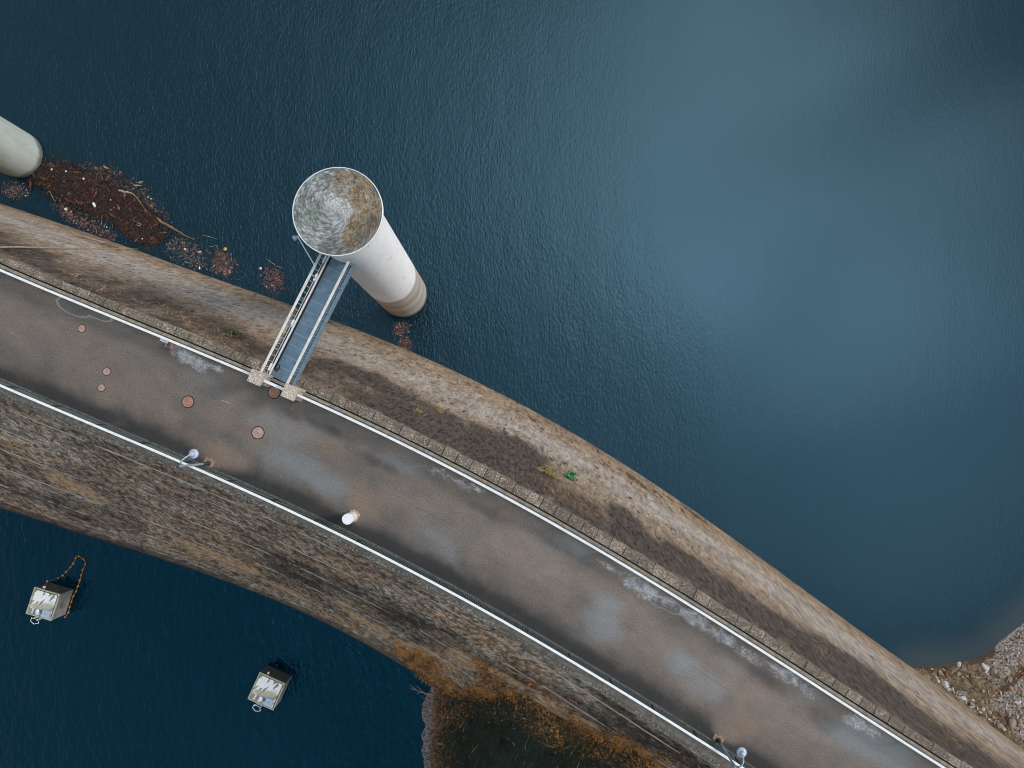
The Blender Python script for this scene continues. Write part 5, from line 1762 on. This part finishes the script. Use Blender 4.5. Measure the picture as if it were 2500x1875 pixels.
# ------------------------------------------------------------------ brushy bank at the bottom
SH2 = [(1075, 1640), (1060, 1672), (1047, 1705), (1040, 1740), (1036, 1790), (1033, 1875), (1020, 1960), (990, 2100), (950, 2500)]
_sh2 = np.array([P(x, y, 0)[:2] for x, y in SH2])[::-1]
bx2 = np.arange(-14, 60, 0.3)
by2 = np.arange(-62, -4, 0.3)
X, Y = np.meshgrid(bx2, by2, indexing='ij')
d2 = poly_dist(X, Y, _sh2)+(fbm(X*0.9, Y*0.9, 5)-0.5)*1.5
s_b, n_b = to_sn(np.stack([X.ravel(), Y.ravel()], -1))
s_b, n_b = s_b.reshape(X.shape), n_b.reshape(X.shape)
WB = [(1058, 1640), (1100, 1618), (1150, 1618), (1231, 1655), (1349, 1733), (1418, 1772), (1573, 1838), (1613, 1866), (1680, 1912)]
_ws, _wz = [], []
for x_, y_ in WB:
    i = np.argmin((DN_PX[..., 0]-x_)**2+(DN_PX[..., 1]-y_)**2)
    _ws.append(DN_S.ravel()[i]); _wz.append(DN_P.reshape(-1, 3)[i][2])
wall_h = np.interp(s_b, _ws, np.array(_wz)-0.5)
t_b = ztop2-(n_c2(s_b)-n_b)*ztop2/(n_c2(s_b)-n_w2(s_b))          # height of the face at this place on plan
away = (wall_h-t_b)*(n_c2(s_b)-n_w2(s_b))/ztop2                    # metres from the line where wall and bank meet
Zw = wall_h-0.30*np.maximum(away, 0)-0.02*np.maximum(away, 0)**1.5
Z2 = np.where(d2 > 0, np.minimum(np.where(d2 < 0.9, 0.15*d2, 0.13+1.7*(d2-0.9)), np.maximum(Zw, 0.25*d2)), 0.3*d2)
Z2 = np.minimum(Z2, 14)+(fbm(X*0.5, Y*0.5, 5)-0.5)*0.8*np.clip(d2/3, 0.05, 1)+0.03
mud = np.exp(-((d2-0.2)/0.85)**2)
keep = (n_b < n_r2(s_b)-1.5) & (d2 > -8)
bb = grid_mesh('brushy_bank', np.stack([X, Y, Z2], -1), None, {'mud': mud}, keep, M['brush'])
tag(bb, kind='structure')


def b2z(x, y):
    i = np.clip(((x-bx2[0])/0.3).astype(int), 0, len(bx2)-1)
    j = np.clip(((y-by2[0])/0.3).astype(int), 0, len(by2)-1)
    return Z2[i, j], d2[i, j]


def face_z(q_):
    s_, n_ = to_sn(q_)
    t_ = (n_-n_w2(s_))/(n_c2(s_)-n_w2(s_))
    return t_*ztop2, s_, n_


n_ = 170000
q_ = np.stack([rng.uniform(-8, 24, n_), rng.uniform(-36, -8, n_)], -1)
zg, dg = b2z(q_[:, 0], q_[:, 1])
zf, s_, nf = face_z(q_)
clump = fbm(q_[:, 0]*0.7+9, q_[:, 1]*0.7, 4)
up_ = np.clip(zf-zg, 0, 9)
ok = (dg > 0.5+0.9*clump) & (nf < n_c2(s_)-0.6) & ((zg > zf) | (rng.uniform(0, 1, n_) < np.exp(-up_/(0.3+3.2*np.clip((clump-0.36)*3, 0, 1)))))
q_, zg, dg, zf = q_[ok], zg[ok], dg[ok], zf[ok]
near = np.clip(np.exp(-(np.maximum(zg-zf, 0)/2.6)**2)*(0.75+1.6*np.clip((fbm(q_[:, 0]*0.5+3, q_[:, 1]*0.5, 3)-0.35)*2, 0, 1)), 0, 1)                       # close to the wall: rust bracken
patch = fbm(q_[:, 0]*0.35, q_[:, 1]*0.35, 4)
rusty = np.clip(near*1.1+np.clip((patch-0.62)*4, 0, 1)*0.5+np.exp(-((dg-1.0)/0.8)**2)*0.6, 0, 1) > 0.25+0.5*rng.uniform(0, 1, len(q_))
col = np.where(rusty[:, None], pick([(0.50, 0.20, 0.04), (0.62, 0.30, 0.08), (0.30, 0.11, 0.025), (0.05, 0.024, 0.012), (0.70, 0.44, 0.18)], len(q_), [.3, .22, .23, .17, .08]),
               pick([(0.010, 0.034, 0.020), (0.016, 0.052, 0.026), (0.030, 0.055, 0.020), (0.010, 0.02, 0.012), (0.06, 0.075, 0.025), (0.16, 0.13, 0.06)], len(q_), [.30, .22, .13, .29, .045, .015]))
base_z = np.maximum(zg, zf)
hh = rng.uniform(0, 1, len(q_))**1.4*(0.35+0.9*fbm(q_[:, 0]*0.8+5, q_[:, 1]*0.8, 3))
cen = np.concatenate([q_, (base_z+hh)[:, None]], 1)
tone = np.clip((fbm(q_[:, 0]*2.2+40, q_[:, 1]*2.2, 4)-0.5)*2.6+0.5, 0.08, 1.3)[:, None]
rb = np.array([0.52, 0.20, 0.035])*tone+np.array([0.10, 0.07, 0.03])*np.clip(tone-0.7, 0, 1)
gb = np.array([0.008, 0.030, 0.016])*tone+0.001
col = np.clip(np.where(rusty[:, None], 0.70*rb+0.30*col, 0.82*gb+0.18*col), 0, 1)
o = flakes('undergrowth', cen, rng.gamma(2.4, 0.032, len(q_))+0.045, np.where(rusty, 0.26, 0.45), col, 0.8)
tag(o, 'dense dark green and rust bracken undergrowth on the bank at the dam toe', 'undergrowth', kind='stuff')
# bracken climbing from the bank on to the face of the dam
lx_, ly_ = [960, 1000, 1062, 1130, 1231, 1349, 1418, 1573, 1680], [1560, 1596, 1672, 1690, 1690, 1745, 1780, 1842, 1912]
fx_, fy_ = DN_PX[..., 0].ravel(), DN_PX[..., 1].ravel()
fP = DN_P.reshape(-1, 3)
cl2 = fbm(fP[:, 0]*0.55+2, fP[:, 1]*0.55+7, 4)
reach = np.interp(fx_, [965, 985, 1040, 1110, 1200, 1300, 1420, 1560, 1660], [0, 26, 62, 66, 52, 44, 30, 20, 8])*np.clip((cl2-0.30)*3.4, 0, 1.7)
m_ = (fy_ > np.interp(fx_, lx_, ly_)-reach) & (fy_ < np.interp(fx_, lx_, ly_)+25) & (fx_ > 965) & (fx_ < 1660) & (fP[:, 2] > 0.05)
ci = np.flatnonzero(m_)
ci = rng.choice(ci, min(26000, len(ci)*3))
pc = fP[ci]+rng.normal(0, 0.07, (len(ci), 3))
pc[:, 2] += rng.uniform(0.05, 0.55, len(ci))
tone = np.clip((fbm(pc[:, 0]*2.0+4, pc[:, 1]*2.0, 4)-0.5)*2.6+0.55, 0.06, 1.3)[:, None]
colb = np.clip(0.7*(np.array([0.52, 0.20, 0.038])*tone+np.array([0.12, 0.08, 0.035])*np.clip(tone-0.7, 0, 1))+0.3*pick([(0.44, 0.20, 0.045), (0.20, 0.08, 0.022), (0.05, 0.024, 0.012), (0.6, 0.36, 0.15)], len(ci)), 0, 1)
o = flakes('bracken', pc, rng.gamma(2.4, 0.045, len(ci))+0.05, np.full(len(ci), 0.32), colb, 0.8)
tag(o, 'rust orange bracken spilling up the pool side face of the dam', 'bracken', kind='stuff')
# reeds and bramble canes along the shore
n_ = 1100
u = rng.uniform(0, 1, n_)
k0 = P(1058, 1690, 0); k1 = P(1050, 1900, 0)
cq = np.stack([k0.x+(k1.x-k0.x)*u, k0.y+(k1.y-k0.y)*u], -1)
cq[:, 0] += rng.gamma(2.2, 0.45, n_)-0.1
zz, _d = b2z(cq[:, 0], cq[:, 1])
o = flakes('dead_reeds', np.concatenate([cq, (zz+rng.uniform(0.05, 0.4, n_))[:, None]], 1), rng.uniform(0.3, 1.0, n_), rng.uniform(0.03, 0.06, n_),
           pick([(0.22, 0.11, 0.04), (0.34, 0.20, 0.09), (0.12, 0.055, 0.03), (0.06, 0.03, 0.02)], n_), 0.3)
tag(o, 'tangle of dead brown reeds along the muddy shore of the pool', 'reeds', kind='stuff')


def branch(px, py, px2, py2, z, r, label, twigs=4):
    a, c = P(px, py, z), P(px2, py2, z+0.5)
    t = empty('dead_branch', a, 0, label, 'branch', 'dead branches on the pool bank')
    d = c-a
    pts_ = [d*u+Vector((random.uniform(-1, 1), random.uniform(-1, 1), random.uniform(0, 1)))*0.05 for u in np.linspace(0, 1, 8)]
    m1 = MB(); m1.tube(pts_, [r*(1-0.8*k_/7) for k_ in range(8)], 7); m1.build('stem', M['wood_pale'], t, smooth=True)
    m1 = MB()
    for k_ in range(twigs):
        b0 = pts_[2+k_ % 5]
        e = b0+(d.normalized()*random.uniform(.3, .6)+Vector((random.uniform(-1, 1), random.uniform(-1, 1), random.uniform(0, .5)))*0.45)
        m1.tube([b0, (b0+e)/2+Vector((0, 0, .05)), e], [r*0.45, r*0.35, r*0.15], 5)
    m1.build('twig', M['wood_pale'], t, smooth=True)


z5 = lambda x, y: (800+x/2.458, 1400+y/2.458)
for a_, c_, z_, r_, lab in (((640, 730), (490, 690), 0.15, .05, 'bare branch reaching over the water from the pool shore'), ((650, 760), (575, 768), 0.1, .035, 'short pale stick pointing into the pool below the long branch'),
                            ((750, 1010), (660, 1030), 1.2, .045, 'forked pale branch among the reeds at the lower shore'), ((780, 1080), (850, 1140), 1.8, .04, 'pale stick lying in the green undergrowth near the shore'),
                            ((1290, 945), (1340, 985), 5.5, .05, 'pale forked twig in the middle of the dark undergrowth'), ((920, 970), (1010, 1015), 3.2, .05, 'pale broken stick left of the middle of the undergrowth'),
                            ((1240, 1000), (1240, 960), 5.2, .04, 'upright pale stick in the dark undergrowth'), ((1430, 880), (1480, 930), 7.6, .04, 'reddish bare stem at the foot of the wall by the undergrowth')):
    branch(*z5(*a_), *z5(*c_), z_, r_, lab)
n_ = 320
u = rng.uniform(0, 1, n_)
qx, qy = rng.uniform(-4, 14, n_), rng.uniform(-30, -18, n_)
zz, dd_ = b2z(qx, qy)
zf, s_, nf = face_z(np.stack([qx, qy], -1))
ok = (dd_ > 1.5) & (zz > zf)
o = flakes('pale_twigs', np.stack([qx, qy, zz+0.9], -1)[ok], rng.uniform(0.15, 0.7, ok.sum()), rng.uniform(0.04, 0.12, ok.sum()), pick([(0.26, 0.19, 0.09), (0.34, 0.28, 0.18), (0.20, 0.12, 0.05)], ok.sum()), 0.5)
tag(o, 'scattered pale dead twigs and leaves on top of the dark undergrowth', 'twigs', kind='stuff')
